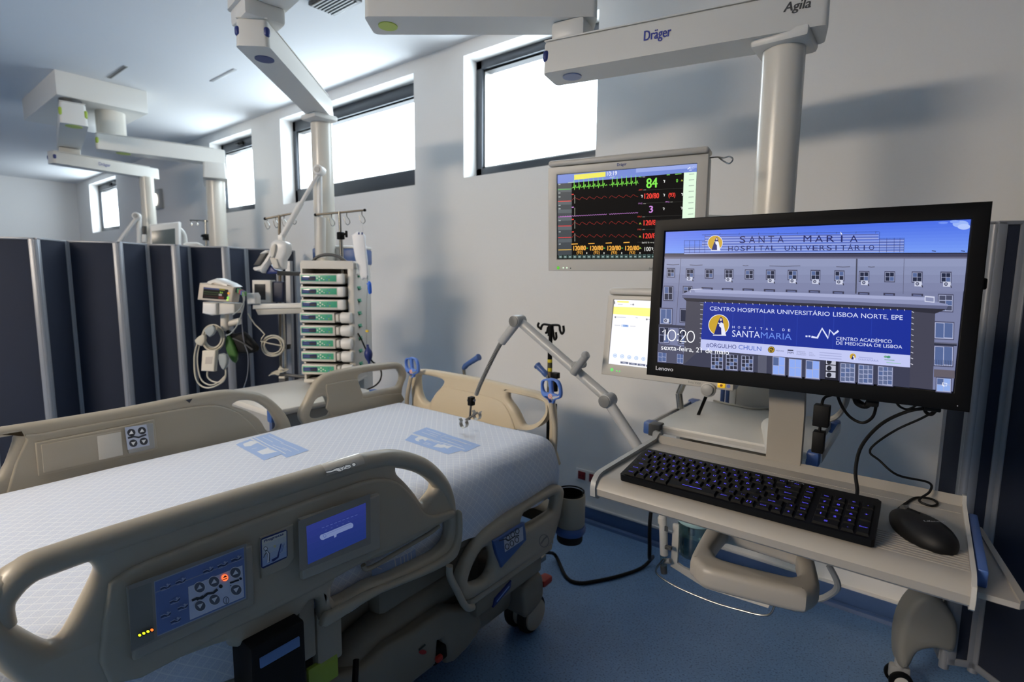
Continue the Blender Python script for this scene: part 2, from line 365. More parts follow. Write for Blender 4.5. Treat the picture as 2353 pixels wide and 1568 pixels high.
def caps(parent, M, h, w, col, ext, L, ends=(0,), h0=.35):
    for e in ends:
        x = -ext if e == 0 else L+ext
        for sy in (-1, 1):
            b = B(M); xa, xb = (x-.0015, x+.022) if e == 0 else (x-.022, x+.0015); ya, yb = (w*.5-.022, w*.5+.0015) if sy > 0 else (-w*.5-.0015, -w*.5+.022)
            b.box((xa, ya, h*h0), (xb, yb, h*(h0+.38)), col, .011, 3); b.build('corner_marker', parent, label='coloured corner patch')
def spotdisc(parent, M, x, col, r=.033):
    b = B(M); b.cyl((x, 0, .001), (x, 0, -.003), r, col, n=32); b.build('bottom_marker', parent, label='round coloured spot under the arm')
DSPOT = mat('blue_spot', (58, 72, 120), .4); LSPOT = mat('pale_blue_spot', (140, 152, 186), .4); GSPOT = mat('lime_spot', (196, 214, 96), .4)

# -- nearest arm with printed name, at upper right
P0, P1, PC = (-1.55, 1.27), (-1.045, 1.655), (-.405, 1.885)
rp = thing('ceiling_pendant', 'large white supply arm with printed lettering hanging at upper right', 'supply arm', (*P0, CZ))
b, Mu, Lu = pend_arm(P0, P1, 2.265, .17, .135); b.build('upper_arm', rp); ua = rp.children[-1]
spotdisc(ua, Mu, -.01, GSPOT); caps(ua, Mu, .17, .135, LIME, .075, Lu, (0,)); caps(ua, Mu, .17, .135, BLUED, .075, Lu, (1,))
b = B(); b.cyl((*P0, 2.43), (*P0, CZ), .085, PENDT, n=40); b.box((P0[0]-.2, P0[1]-.2, CZ-.06), (P0[0]+.2, P0[1]+.2, CZ+.001), PEND, .02); b.build('ceiling_mount', rp)
b, Ml, Ll = pend_arm(P1, (-.375, 1.80), 2.10, .105, .135, ext=.085); la = b.build('lower_arm', rp)
spotdisc(la, Ml, .0, LSPOT); caps(la, Ml, .105, .135, BLUED, .085, Ll, (0,))
pc = Pic(B(frame(Ml@V((0, -.0665, 0)), Ml.to_3x3()@V((1, 0, 0)), (0, 0, 1))), Matrix(), dz=3e-4)
NAVY = D((46, 58, 150)); DKTX = D((70, 70, 70))
pc.M = Matrix(); Mside = frame(Ml@V((0, -.0685, 0)), Ml.to_3x3()@V((1, 0, 0)), V((0, .06, 1)))
pc = Pic(B(Mside), Matrix(), dz=3e-4); pc.text(NAVY, 'Dräger', .262, .046, .345, .046, .030, (0, 1), bold=.0009); pc.b.build('printed_brand', la)
pc = Pic(B(Mside), Matrix(), dz=3e-4); pc.text(DKTX, 'Agila', .655, .054, .722, .054, .025, (0, 1), .2, bold=.0009); pc.b.build('printed_name', la)
b = B(); b.T = Ml; b.box((-.06, -.06, .1), (.06, .06, .168), PEND, .015); b.build('joint', rp)
b = B(); cx_, cy_ = -.40, 1.81
b.box((cx_-.078, cy_-.078, 2.078), (cx_+.078, cy_+.078, 2.112), PEND, .012); b.build('column_collar', rp)
b = B(); b.cyl((cx_, cy_, 1.42), (cx_, cy_, 2.1), .0585, PENDT, n=48); b.build('column', rp)
# supply head and equipment shelf on that column
b = B(); b.box((-.5, 1.74, 1.2), (-.3, 2.32, 1.46), MGREY, .02); b.box((-.585, 2.19, .5), (-.36, 2.34, 1.25), MGREY, .01); b.box((-.60, 2.185, .5), (-.575, 2.33, 1.25), PEND, .004); b.box((-.64, 2.2, .62), (-.625, 2.22, 1.25), BLUE, .004); b.box((-.62, 2.2, .62), (-.607, 2.22, 1.25), BLUE, .004); b.build('supply_head', rp)
SZ = .9; sx0, sx1, sy0, sy1 = -.745, -.205, 1.70, 2.17
b = B(); b.box((sx0+.03, sy0, SZ-.03), (sx1-.03, sy1, SZ), WHITE2, .004); b.box((sx0+.03, sy0-.002, SZ-.02), (sx1-.03, sy0, SZ-.008), MGREY)
sh = b.build('shelf', rp)
for sx in (sx0, sx1):
    e = .03 if sx < -.5 else -.03
    b = B(); b.box((min(sx, sx+e*.35), sy0+.03, SZ-.034), (max(sx, sx+e*.35), sy1-.03, SZ-.004), ALU, .003); b.build('side_rail', sh)
    for sy in (sy0, sy1-.035):
        b = B(); b.box((min(sx-.004, sx+e*1.3), sy-.004, SZ-.042), (max(sx-.004, sx+e*1.3), sy+.04, SZ+.003), BLUE, .008); b.build('corner_cap', sh, label='blue plastic corner cap')
b = B(); b.box((sx0+.1, 1.74, .80), (sx1-.08, 2.12, .815), WHITE2, .004); b.box((sx0+.1, 1.74, .815), (sx0+.115, 2.12, .87), WHITE2, .003); b.box((sx1-.095, 1.74, .815), (sx1-.08, 2.12, .87), WHITE2, .003); b.build('drawer_tray', rp)
b = B(); b.tube([atY(1560, 905, 1.98), atY(1575, 1045, 1.98), atY(1590, 1230, 1.95)], .013, STEEL, 12, 1); b.tube([atY(1625, 905, 1.93), atY(1560, 1060, 1.9)], .006, BLACK, 8, 1); b.tube([atY(1597, 880, 1.95), atY(1562, 870, 1.95)], .009, STEEL, 8, 1)
b.tube([atY(1575, 870, 1.98), atY(1560, 905, 1.98)], .012, STEEL, 12, 1); b.build('equipment_pole', rp)

# -- supply arm over the bed, holding the pump tower
Q0, Q1 = (-2.12, 1.09), (-2.665, 1.685)
mp = thing('ceiling_pendant', 'white supply arm with blue oval spot hanging over the middle of the room', 'supply arm', (-1.48, 1.0, CZ))
b, M1, L1 = pend_arm((-1.48, 1.0), Q0, 2.41, .15, .17, ext=.09); b.build('upper_arm', mp)
b = B(); b.cyl((-1.48, 1.0, 2.56), (-1.48, 1.0, CZ), .08, PENDT, n=32); b.box((-1.65, .83, CZ-.05), (-1.31, 1.15, CZ+.001), PEND, .02); b.build('ceiling_mount', mp)
b = B(M1); b.box((L1-.085, -.075, -.06), (L1+.08, .075, .002), PEND, .012); b.build('joint', mp)
b, M2, L2 = pend_arm(Q0, Q1, 2.252, .1, .125, ext=.07); la = b.build('lower_arm', mp)
spotdisc(la, M2, .05, DSPOT, .036); caps(la, M2, .1, .125, BLUED, .07, L2, (0,))
Ms = frame(M2@V((0, .0655, 0)), -(M2.to_3x3()@V((1, 0, 0))), V((0, 0, 1)))
pc = Pic(B(Ms), Matrix(), dz=3e-4); pc.text(NAVY, 'Dräger', -.5, .05, -.42, .05, .024, (0, 1)); pc.b.build('printed_brand', la)
b = B(); b.box((Q1[0]-.07, Q1[1]-.07, 2.225), (Q1[0]+.07, Q1[1]+.07, 2.255), PEND, .01); b.build('column_collar', mp)
qc = (Q1[0]-.03, Q1[1]+.03)
b = B(); b.cyl((*qc, .7), (*qc, 2.23), .056, PENDT, n=40); b.build('column', mp)
b = B(MT0); b.box((-.03, .72, -.40), (.245, 1.56, -.235), PEND, .015); b.box((-.035, 1.48, -.41), (.012, 1.55, -.225), BLUE, .008); b.box((.125, 1.46, -.41), (.25, 1.55, -.225), BLUE, .01); b.box((-.03, 1.55, -.405), (.25, 1.566, -.23), WHITE, .006)
b.build('supply_head', mp)
b = B(); b.box((-2.78, 1.11, .78), (-2.2, 1.66, .81), WHITE2, .008); ms = b.build('shelf', mp)
b = B(); b.box((-2.74, 1.15, .64), (-2.215, 1.64, .78), GREYP, .008); b.build('drawer', ms)
for sy in (1.10, 1.635):
    b = B(); b.box((-2.225, sy, .76), (-2.185, sy+.035, .818), BLUE, .008); b.build('corner_cap', ms, label='blue plastic corner cap')
b = B(); b.box((-2.215, 1.105, .55), (-2.19, 1.125, .77), mat('rail_blue', (70, 84, 120), .4), .004); b.build('side_rail', ms)

# -- far supply unit beyond the folding screen
fp = thing('ceiling_supply_unit', 'far white ceiling box carrying two jointed supply arms at upper left', 'supply arm', (-5.65, 1.4, CZ))
b = B(); b.box((-6.2, 1.1, 2.69), (-5.11, 1.68, CZ+.001), PEND, .006); b.build('ceiling_box', fp)
b, M3, L3 = pend_arm((-5.0, 1.16), (-5.93, 1.33), 2.46, .15, .16); a1 = b.build('upper_arm', fp); caps(a1, M3, .15, .16, LIME, .075, L3, (0,)); spotdisc(a1, M3, 0, GSPOT, .05)
b = B(); b.cyl((-5.2, 1.2, 2.6), (-5.2, 1.2, 2.69), .07, DGREY, n=24); b.build('pivot', fp)
b = B(M3); b.box((L3-.075, -.072, -.06), (L3+.075, .072, 0), PEND, .012); b.build('joint', fp)
b, M4, L4 = pend_arm((-5.86, 1.25), (-5.98, 1.93), 2.305, .1, .125, ext=.07); a2 = b.build('lower_arm', fp); caps(a2, M4, .1, .125, BLUED, .07, L4, (0,))
Ms = frame(M4@V((0, -.066, 0)), M4.to_3x3()@V((1, 0, 0)), V((0, 0, 1)))
pc = Pic(B(Ms), Matrix(), dz=5e-4); pc.text(NAVY, 'Dräger', .25, .04, .34, .04, .026, (0, 1)); pc.b.build('printed_brand', a2)
b = B(); b.cyl((-5.95, 1.90, .7), (-5.95, 1.90, 2.31), .059, PENDT, n=28); b.build('column', fp)
b = B(); b.cyl((-5.33, 1.48, 2.49), (-5.33, 1.48, 2.69), .1, PENDT, n=32); b.cyl((-5.33, 1.48, 2.67), (-5.33, 1.48, 2.69), .085, STEEL, n=32); b.build('pivot', fp)
b, M5, L5 = pend_arm((-5.31, 1.44), (-5.12, 2.18), 2.375, .125, .16); a3 = b.build('upper_arm', fp); caps(a3, M5, .125, .16, LIME, .075, L5, (0,)); spotdisc(a3, M5, .1, GSPOT, .05)
b = B(M5); b.box((L5-.08, -.08, -.1), (L5+.07, .08, 0), PEND, .012); b.build('joint', fp)
b, M6, L6 = pend_arm((-5.16, 2.19), (-4.90, 2.08), 2.2, .13, .18, ext=.14); b.build('lower_arm', fp)
b = B(); b.cyl((-4.93, 2.09, .7), (-4.93, 2.09, 2.2), .072, PENDT, n=28); b.build('column', fp)

# ================================================================== big desktop display with its wallpaper
LC, Lyaw, Ltilt, LW, LH = V((-.217, 1.18, 1.356)), .057, .046, .527, .2965
def face(c, yaw, tilt):
    r = V((math.cos(yaw), math.sin(yaw), 0)); bk = V((-math.sin(yaw), math.cos(yaw), 0)); return frame(c, r, V((0, 0, 1))*math.cos(tilt)+bk*math.sin(tilt))
ML = face(LC, Lyaw, Ltilt)
lm = thing('computer_monitor', 'black wide computer monitor showing a hospital building wallpaper', 'monitor', LC+V((0, .03, -.18)))
b = B(ML); hw, ht, hb = .2885, .1765, -.181
b.box((-hw, hb, -.032), (hw, ht, -.003), BLACK, .006); b.box((-hw+.06, hb+.05, -.06), (hw-.06, ht-.05, -.03), BLACK, .012); b.build('casing', lm)
b = B(ML); o_ = [(-hw, hb), (hw, hb), (hw, ht), (-hw, ht)]; i_ = [(-LW/2-.001, -LH/2-.001), (LW/2+.001, -LH/2-.001), (LW/2+.001, LH/2+.001), (-LW/2-.001, LH/2+.001)]
b.plate(o_, [i_], .009, .002, BLACK, M=Matrix.Translation((0, 0, .0005)))
b.box((hw-.002, .03, -.015), (hw+.006, .05, -.006), BLACK, .003); bez = b.build('bezel', lm)
b = B(ML); b.add([(-LW/2-.002, -LH/2-.002, 0), (LW/2+.002, -LH/2-.002, 0), (LW/2+.002, LH/2+.002, 0), (-LW/2-.002, LH/2+.002, 0)], [(0, 1, 2, 3)], E((20, 22, 40)))
h = homog([(132, 235), (2007, 177), (1918, 1252), (98, 1062)], [(-LW/2, LH/2), (LW/2, LH/2), (LW/2, -LH/2), (-LW/2, -LH/2)])
p = Pic(b, Matrix(), h, 2.5e-5)
def lerp(a, c, t): return tuple(a[i]+(c[i]-a[i])*t for i in range(len(a)))
for k in range(10):                                                # sky
    t0, t1 = k/10, (k+1)/10; c = lerp((74, 108, 224), (122, 158, 240), t0)
    p.poly(E(c), [lerp((132, 235), (128, 385), t0), lerp((2007, 177), (1988, 400), t0), lerp((2007, 177), (1988, 400), t1), lerp((132, 235), (128, 385), t1)])
for x, y, rx, ry, c in ((1945, 205, 48, 22, (150, 176, 240)), (1965, 222, 38, 18, (172, 192, 244)), (1910, 190, 30, 10, (128, 158, 240)), (1840, 196, 30, 7, (110, 142, 236))): p.disc(E(c), x, y, rx, ry)
p.poly(E((118, 124, 158)), [(128, 395), (1988, 415), (1918, 1252), (98, 1062)])     # facade
for k in range(4): p.poly(E(lerp((138, 146, 180), (122, 128, 162), k/3)), [(128-k, 402+52*k), (1988-4*k, 418+52*k), (1984-4*k, 470+52*k), (127-k, 454+52*k)])
p.poly(E((62, 62, 86)), [(128, 372), (1990, 385), (1988, 418), (127, 402)]); p.poly(E((98, 98, 124)), [(126, 392), (1988, 410), (1988, 421), (126, 405)]); p.line(E((30, 30, 48)), [(130, 374), (1990, 387)], 5)
# rooftop sign lattice
NV = E((34, 40, 104)); LT = E((156, 164, 208)); MD = E((92, 100, 160))
rows = []
for k in range(14):
    y = 262+8.3*k; x0, x1 = (378, 1450) if y < 322 else (250, 1605)
    if 292 < y <= 322: x0, x1 = 360, 1605
    p.poly(LT if k % 2 else MD, [(x0, y+2), (x1, y), (x1, y+5), (x0, y+7)])
for x in (250, 282, 315, 345, 378): p.line(NV, [(x, 290 if x < 378 else 255), (x, 372)], 2)
for x in (1455, 1500, 1545, 1580, 1605): p.line(NV, [(x, 288 if x > 1460 else 248), (x, 378)], 2)
for y in (292, 320, 348): p.line(NV, [(248, y), (378, y)], 1.6)
for y in (290, 312, 334, 356): p.line(NV, [(1455, y), (1605, y+1)], 1.6)
p.line(NV, [(360, 256), (1452, 248)], 2)
for x in range(470, 1440, 120): p.line(E((50, 50, 60)), [(x, 258), (x+3, 246)], 2)
GOLD = E((196, 158, 44)); ROBE = E((226, 228, 244)); NVB = E((24, 34, 112))
def emblem(x, y, r, q=p):           # oval badge with a robed standing figure
    q.disc(ROBE, x, y, r*1.03, r*1.05, 32); q.disc(GOLD, x, y, r*.97, r*.99, 32)
    q.poly(NVB, [(x+.05*r, y-.62*r), (x+.2*r, y-.8*r), (x+.36*r, y-.66*r), (x+.44*r, y-.2*r), (x+.36*r, y+.3*r), (x+.3*r, y+.98*r), (x-.48*r, y+.98*r), (x-.2*r, y+.1*r), (x-.08*r, y-.3*r)])
    q.poly(ROBE, [(x+.2*r, y-.28*r), (x+.46*r, y-.12*r), (x+.58*r, y+.4*r), (x+.72*r, y+1.04*r), (x+.28*r, y+1.04*r), (x+.24*r, y+.3*r), (x+.02*r, y+.1*r)])
    q.disc(E((220, 196, 176)), x+.2*r, y-.52*r, .11*r, .14*r); q.line(ROBE, [(x-.56*r, y+1.02*r), (x+.74*r, y+1.05*r)], .1*r); q.line(ROBE, [(x-.06*r, y-.2*r), (x+.16*r, y-.02*r)], .1*r)
emblem(443, 308, 46)
DKB = E((30, 34, 92))
p.text(DKB, 'SANTA', 595, 310, 890, 309, 42, space=.62); p.text(DKB, 'MARIA', 990, 309, 1345, 312, 42, space=.68)
p.text(DKB, 'HOSPITAL', 525, 360, 830, 359, 31, space=.72); p.text(DKB, 'UNIVERSITÁRIO', 875, 361, 1435, 363, 31, space=.74)
FR, PN, PN2, ACW = E((166, 172, 204)), E((34, 40, 64)), E((82, 100, 146)), E((198, 202, 222))
def win(x, y, w, h_, sl=0, nx=1, ny=1, pane=PN, surround=True):
    if surround: p.rect(E((72, 74, 100)), x-w/2-5, y-h_/2-7, x+w/2+5, y+h_/2+6, sl)
    p.rect(FR, x-w/2, y-h_/2, x+w/2, y+h_/2, sl); g = max(w*.045, 2.2)
    for i in range(nx+1):
        for j in range(ny+1):
            a, c = x-w/2+g+(w-g)*i/(nx+1), y-h_/2+g+(h_-g)*j/(ny+1); p.rect(pane if (i+j+int(x)) % 4 or not surround else PN2, a, c, a+(w-g)/(nx+1)-g, c+(h_-g)/(ny+1)-g, sl/(nx+1))
def acu(x, y, w=36, h_=28):
    p.rect(ACW, x-w/2, y-h_/2, x+w/2, y+h_/2, 2); p.disc(E((60, 64, 90)), x-w*.12, y, h_*.36); p.disc(E((150, 154, 180)), x-w*.12, y, h_*.2); p.line(E((50, 50, 66)), [(x+w*.5, y+h_*.3), (x+w*.62, y+h_*.75)], 6)
W1r = [(170, 495), (290, 500), (410, 503), (533, 505), (660, 510), (792, 513), (927, 516), (1068, 518), (1215, 523), (1366, 528), (1522, 531), (1688, 535), (1862, 538)]
for i, (x, y) in enumerate(W1r): win(x, y, 42+1.3*i, 48+.9*i, 1.5, 1, 1)
for x, y in ((290, 533), (533, 541), (795, 550), (930, 553), (1070, 558), (1217, 562), (1370, 567), (1695, 577), (1868, 580)): acu(x, y, 34+x*.006, 22+x*.005)
for x, y in ((400, 597), (527, 602), (655, 606), (787, 611), (922, 615), (1063, 620), (1210, 627), (1365, 634), (1520, 640), (1690, 645)): p.rect(E((56, 56, 78)), x-34, y-8, x+36, y+8, 3); p.rect(E((96, 104, 144)), x-24, y-2, x+26, y+6, 3)
for x0, x1, y in ((145, 225, 443), (290, 370, 447), (620, 655, 453), (785, 975, 458), (1195, 1280, 466), (1390, 1430, 468)): p.line(E((84, 84, 104)), [(x0, y), ((x0+x1)/2, y+3), (x1, y+1)], 4)
p.line(E((70, 72, 90)), [(1320, 418), (1318, 636)], 9); p.line(E((90, 92, 118)), [(1607, 420), (1605, 640)], 3); p.line(E((88, 90, 116)), [(235, 402), (210, 830)], 3)
for x, y in ((1785, 376), (1960, 378)): p.line(E((40, 40, 60)), [(x-12, y-4), (x+12, y)], 5)
win(160, 626, 52, 84, 2, 1, 1); win(280, 608, 50, 44, 2, 1, 1); win(148, 772, 72, 96, 3, 1, 0, PN2); acu(150, 800, 34, 26); win(258, 768, 40, 80, 3, 0, 0); win(138, 890, 60, 96, 4, 1, 1); win(250, 897, 40, 96, 4, 1, 1)
p.poly(E((56, 58, 78)), [(103, 822), (270, 832), (268, 850), (102, 840)])
p.poly(E((78, 80, 102)), [(100, 945), (262, 965), (258, 1078), (98, 1062)]); win(129, 1030, 52, 58, 5, 1, 1, PN2); win(242, 1040, 40, 58, 5, 1, 1, PN2)
win(1862, 697, 84, 100, 4, 1, 2, E((70, 74, 98))); win(1856, 867, 112, 100, 6, 1, 0, PN2)
for k in range(2): p.rect(E((40, 44, 60)) if k else E((92, 94, 116)), 1795, 940+8*k, 1935, 950+8*k, 8)
win(1856, 1025, 112, 120, 7, 1, 0, PN2)
for k in range(11): p.line(E((44, 44, 60)), [(1804+10.5*k, 1050+.7*k), (1804+10.5*k, 1088+.7*k)], 2)
p.rect(E((96, 90, 100)), 1800, 1110, 1925, 1160, 8); win(1860, 1205, 86, 84, 7, 1, 1, E((140, 168, 226)))
# portico
p.poly(E((70, 70, 84)), [(275, 668), (385, 690), (366, 1090), (262, 1080)]); p.poly(E((66, 66, 82)), [(1655, 742), (1800, 764), (1795, 1238), (1655, 1222)])
p.poly(E((44, 44, 56)), [(250, 652), (1872, 735), (1800, 764), (1650, 748), (380, 686), (275, 676)])
p.poly(E((136, 142, 178)), [(248, 632), (320, 600), (1740, 662), (1800, 690), (1876, 706), (1870, 728), (250, 654)]); p.poly(E((158, 164, 200)), [(320, 600), (1740, 662), (1790, 684), (330, 622)]); p.poly(E((94, 98, 130)), [(248, 636), (1872, 716), (1868, 736), (250, 656)])
p.rect(E((200, 204, 226)), 1735, 652, 1795, 690, 6); p.rect(E((130, 136, 170)), 1741, 660, 1789, 684, 6); p.line(E((210, 214, 236)), [(300, 622), (300, 604), (375, 600)], 3)
p.poly(E((58, 60, 80)), [(366, 985), (1657, 1098), (1655, 1225), (262, 1082)])
for x, y in ((473, 1058), (565, 1063), (661, 1070)): win(x, y, 72, 96, 6, 2, 3, E((44, 46, 64)))
for x, y, w_ in ((856, 1084, 76), (957, 1098, 78), (1064, 1108, 84)): win(x, y, w_, 112, 8, 1, 1, E((138, 166, 236)))
for x, y in ((1278, 1128), (1388, 1138), (1507, 1148)): win(x, y, 88, 116, 8, 2, 3, E((92, 104, 140)))
p.rect(E((86, 88, 106)), 728, 1020, 782, 1130, 5); p.rect(E((30, 30, 42)), 1140, 1040, 1222, 1172, 8)
for y in (1060, 1100, 1142): p.rect(E((186, 188, 204)), 1145, y-18, 1205, y+16, 5); p.disc(E((30, 32, 44)), 1165, y+2, 15)
# banner
def eb(x, y): return x, y
p.poly(E((26, 46, 146)), [(387, 683), (1657, 742), (1655, 1022), (372, 918)])
for x in (570, 765, 968, 1190, 1420): p.line(E((36, 58, 160)), [(x, 692+.046*(x-387)), (x-6, 918+.08*(x-372))], 4)
p.poly(E((188, 194, 236)), [(372, 918), (1655, 1022), (1655, 1098), (370, 986)])
for k in range(30): x = 395+42*k; p.line(E((190, 190, 206)), [(x, 680+.046*(x-387)), (x+3, 688+.046*(x-387))], 4)
for k in range(10): p.line(E((200, 200, 214)), [(1658, 750+36*k), (1672, 756+36*k)], 4); p.line(E((180, 180, 196)), [(366, 700+30*k), (384-k, 702+30*k)], 4)
BT = E((212, 218, 246)); BL = E((104, 136, 224))
p.text(BT, 'CENTRO HOSPITALAR', 425, 736, 828, 758, 25); p.text(BT, 'UNIVERSITÁRIO', 842, 759, 1163, 776, 26); p.text(BT, 'LISBOA NORTE, EPE', 1183, 778, 1605, 802, 28)
emblem(483, 828, 63)
p.text(BT, 'HOSPITAL DE', 567, 849, 945, 872, 15, space=.4); p.text(BT, 'SANTA', 567, 902, 738, 911, 40); p.text(BL, 'MARIA', 744, 912, 933, 924, 38)
for x in (1023, 1041): p.rect(BT, x-5, 896, x+7, 906, 1)
p.line(BT, [(1054, 905), (1090, 911), (1118, 853), (1156, 914), (1166, 862), (1190, 890), (1218, 868)], 13)
p.text(BT, 'CENTRO ACADÉMICO', 1205, 926, 1542, 946, 21); p.text(BT, 'DE MEDICINA DE LISBOA', 1205, 953, 1605, 980, 20)
p.text(E((36, 44, 118)), '#ORGULHO', 407, 966, 594, 980, 25); p.text(E((70, 100, 190)), 'CHULN', 608, 981, 748, 993, 27)
p.disc(E((60, 56, 30)), 810, 985, 21); p.ring(GOLD, 810, 985, 16, 16, 4); p.text(GOLD, 'Ma', 800, 994, 823, 996, 16); p.text(E((80, 84, 120)), 'MEDICINA', 838, 994, 887, 998, 8)
p.rect(E((30, 32, 60)), 910, 984, 945, 992, 2); p.text(E((30, 32, 60)), 'MM', 911, 1010, 945, 1012, 14)
for i, t in enumerate(('Instituto', 'de Medicina', 'Molecular')): p.text(E((110, 114, 158)), t, 966, 998+10*i, 1018+4*i, 1001+10*i, 6)
for i, t in enumerate(('João', 'Lobo', 'Antunes')): p.text(E((110, 114, 158)), t, 1042, 1004+10*i, 1062+9*i, 1006+10*i, 6)
for y in (1003, 1018, 1034): p.line(E((160, 166, 210)), [(1105, y), (1240, y+11)], 5)
emblem(1308, 1028, 19); p.text(E((134, 140, 196)), 'SANTAMARIA', 1342, 1052, 1465, 1062, 12); p.line(E((150, 156, 206)), [(1345, 1032), (1430, 1040)], 4)
p.disc(E((110, 160, 130)), 1506, 1030, 10, 7); p.disc(E((70, 140, 110)), 1524, 1032, 12, 8); p.line(E((120, 160, 150)), [(1500, 1048), (1560, 1053)], 5); p.line(E((150, 190, 180)), [(1512, 1066), (1600, 1074)], 5)
# lock-screen clock
def thin_clock():
    p.line(WT, [(134, 872), (152, 856), (150, 924)], 6); p.ring(WT, 193, 893, 25, 34, 6, 28); p.disc(WT, 232, 886, 4.5); p.disc(WT, 231, 924, 4.5)
    p.line(WT, [(246, 880), (249, 868), (260, 861), (272, 864), (280, 876), (277, 892), (262, 912), (244, 931), (284, 934)], 6); p.ring(WT, 311, 902, 23, 35, 6, 28)
WT = E((248, 250, 255))
thin_clock(); p.text(WT, 'sexta-feira, 21 de maio', 128, 982, 550, 1016, 30)
p.line(WT, [(1850, 1192), (1878, 1196), (1876, 1212), (1858, 1210)], 3, True); p.line(WT, [(1852, 1190), (1850, 1206), (1862, 1216)], 3); p.poly(WT, [(1218, 250), (1230, 266), (1222, 268)])
b.build('display', lm, keep=True)
pc = Pic(B(ML@Matrix.Translation((0, 0, .0052))), Matrix(), h, 1e-4); pc.text(D((240, 240, 242)), 'Lenovo', 89, 1113, 197, 1123, 25, bold=.8); pc.rect(D((220, 220, 220)), 1944, 1337, 1950, 1342); pc.b.build('printed_brand', bez)

# ================================================================== shelf unit that carries the keyboard
cs = thing('computer_shelf', 'white ribbed keyboard shelf with hand loop and upright monitor bracket', 'shelf', (-.225, 1.31, .9))
prof = [(1.318, .95), (1.318, .984), (1.308, .987), (1.298, .978), (1.292, .971), (1.0, .970), (.988, .967), (.977, .959), (.971, .947), (.974, .932), (.984, .925), (1.0, .926), (1.02, .94), (1.05, .95)]
b = B(frame((0, 0, 0), (0, 1, 0), (0, 0, 1))); b.prism(prof, -.53, .083, TRAYM); 
for k in range(9): b.box((1.003+.009*k, .9695, -.04), (1.006+.009*k, .9712, .082), TRAYM)
b.box((1.25, .9695, -.52), (1.252, .9716, .08), TRAYM); b.build('tray', cs, sharp=30)
b = B(frame((0, 0, 0), (0, 1, 0), (0, 0, 1))); pr2 = [(1.322, .945), (1.322, .99), (1.306, .993), (1.29, .982), (1.0, .978), (.984, .974), (.971, .963), (.966, .947), (.969, .929), (.982, .921), (1.002, .923), (1.05, .944)]
b.prism(pr2, -.542, -.53, GREYP); b.build('end_cap', cs)
b = B(frame((0, 0, 0), (0, 1, 0), (0, 0, 1))); b.prism([(y, z-(.004 if z > .965 else 0)) for y, z in pr2], .083, .089, MGREY); b.build('end_cap', cs)
hz_ = lambda L: [(lambda q: (q.x, q.y))(atZ(x, y, .80)) for x, y in L]
rr = hz_([(1590, 1268), (1594, 1283), (1608, 1298), (1640, 1312), (1830, 1358), (1862, 1358), (1880, 1347), (1884, 1330), (1868, 1262), (1860, 1225), (1650, 1175), (1632, 1195)])
hh = hz_([(1640, 1254), (1645, 1270), (1662, 1284), (1790, 1317), (1822, 1321), (1837, 1310), (1830, 1272), (1824, 1256), (1690, 1215), (1668, 1216)])
b = B(); b.plate(rr, [hh], .05, .014, TRAYM, M=Matrix.Translation((0, 0, .776)), k=3)
yb_ = max(q[1] for q in hh); xa_ = min(q[0] for q in hh); xb_ = max(q[0] for q in hh)
b.box((xa_-.01, yb_+.005, .76), (xb_+.01, yb_+.045, .93), TRAYM, .012); b.build('handle', cs)
b = B(); b.prism([(.03, 1.275), (.102, 1.275), (.112, 1.262), (.147, 1.01), (.138, .998), (.03, .998)], .936, .945, TRAYM); b.prism([(.10, 1.275), (.112, 1.262), (.147, 1.01), (.138, .998), (.136, 1.01), (.104, 1.265)], .945, .949, TRAYM)
mo = b.build('mouse_shelf', cs)
b = B(); b.box((.0905, 1.015, .945), (.104, 1.26, .973), BLUE, .003); b.build('blue_stop', mo, label='blue stop strip')
b = B(); nk = [(1.325, .95), (1.325, 1.1), (1.29, 1.22), (1.245, 1.36), (1.232, 1.36), (1.27, 1.22), (1.303, 1.1), (1.303, .95)]
b.T = frame((0, 0, 0), (0, 1, 0), (0, 0, 1)); b.prism(nk, -.268, -.196, TRAYM); b.build('monitor_bracket', cs)
b = B(); b.box((-.29, 1.21, 1.3), (-.17, 1.24, 1.42), BLACK, .005); b.build('mounting_plate', cs)
b = B(); b.box((-.27, 1.26, .9), (-.2, 1.34, .955), GREYP, .008); b.tube([(-.235, 1.32, .92), (-.3, 1.6, .915), (-.38, 1.89, .91)], .03, PEND, 14, 4); b.build('support_arm', cs)

# keyboard
KL, KR = -.484, -.036; KF, KB = V((KL, .988, .986)), V((KL, 1.119, 1.010))
MK = frame(KF, (1, 0, 0), KB-KF); KD = (KB-KF).length; KWd = KR-KL
kb = thing('keyboard', 'black backlit keyboard with violet glowing letters on the white shelf', 'keyboard', (-.26, 1.05, .971))
b = B(MK); b.prism([(.004, 0), (KWd-.004, 0), (KWd, .004), (KWd, KD-.006), (KWd-.006, KD), (.006, KD), (0, KD-.006), (0, .004)], -.014, 0, BLACK); b.box((.02, KD-.02, -.035), (.05, KD-.008, -.012), BLACK); b.box((KWd-.05, KD-.02, -.035), (KWd-.02, KD-.008, -.012), BLACK); b.build('body', kb)
KEYM = mat('keycap_black', (8, 8, 9), .6, spec=.2); LEG = mat('key_legend_glow', (20, 20, 40), .5, 0, (92, 82, 250), 1.15)
pc = Pic(B(MK), Matrix(), dz=3e-4); pc.text(D((210, 210, 214)), 'Lifetech', .298, KD-.0075, .325, KD-.0075, .0042, (0, 1), .3); pc.b.build('printed_brand', kb)
U, RP, X0, Y0 = KWd*.972/20.55, .0203, .006, .0045
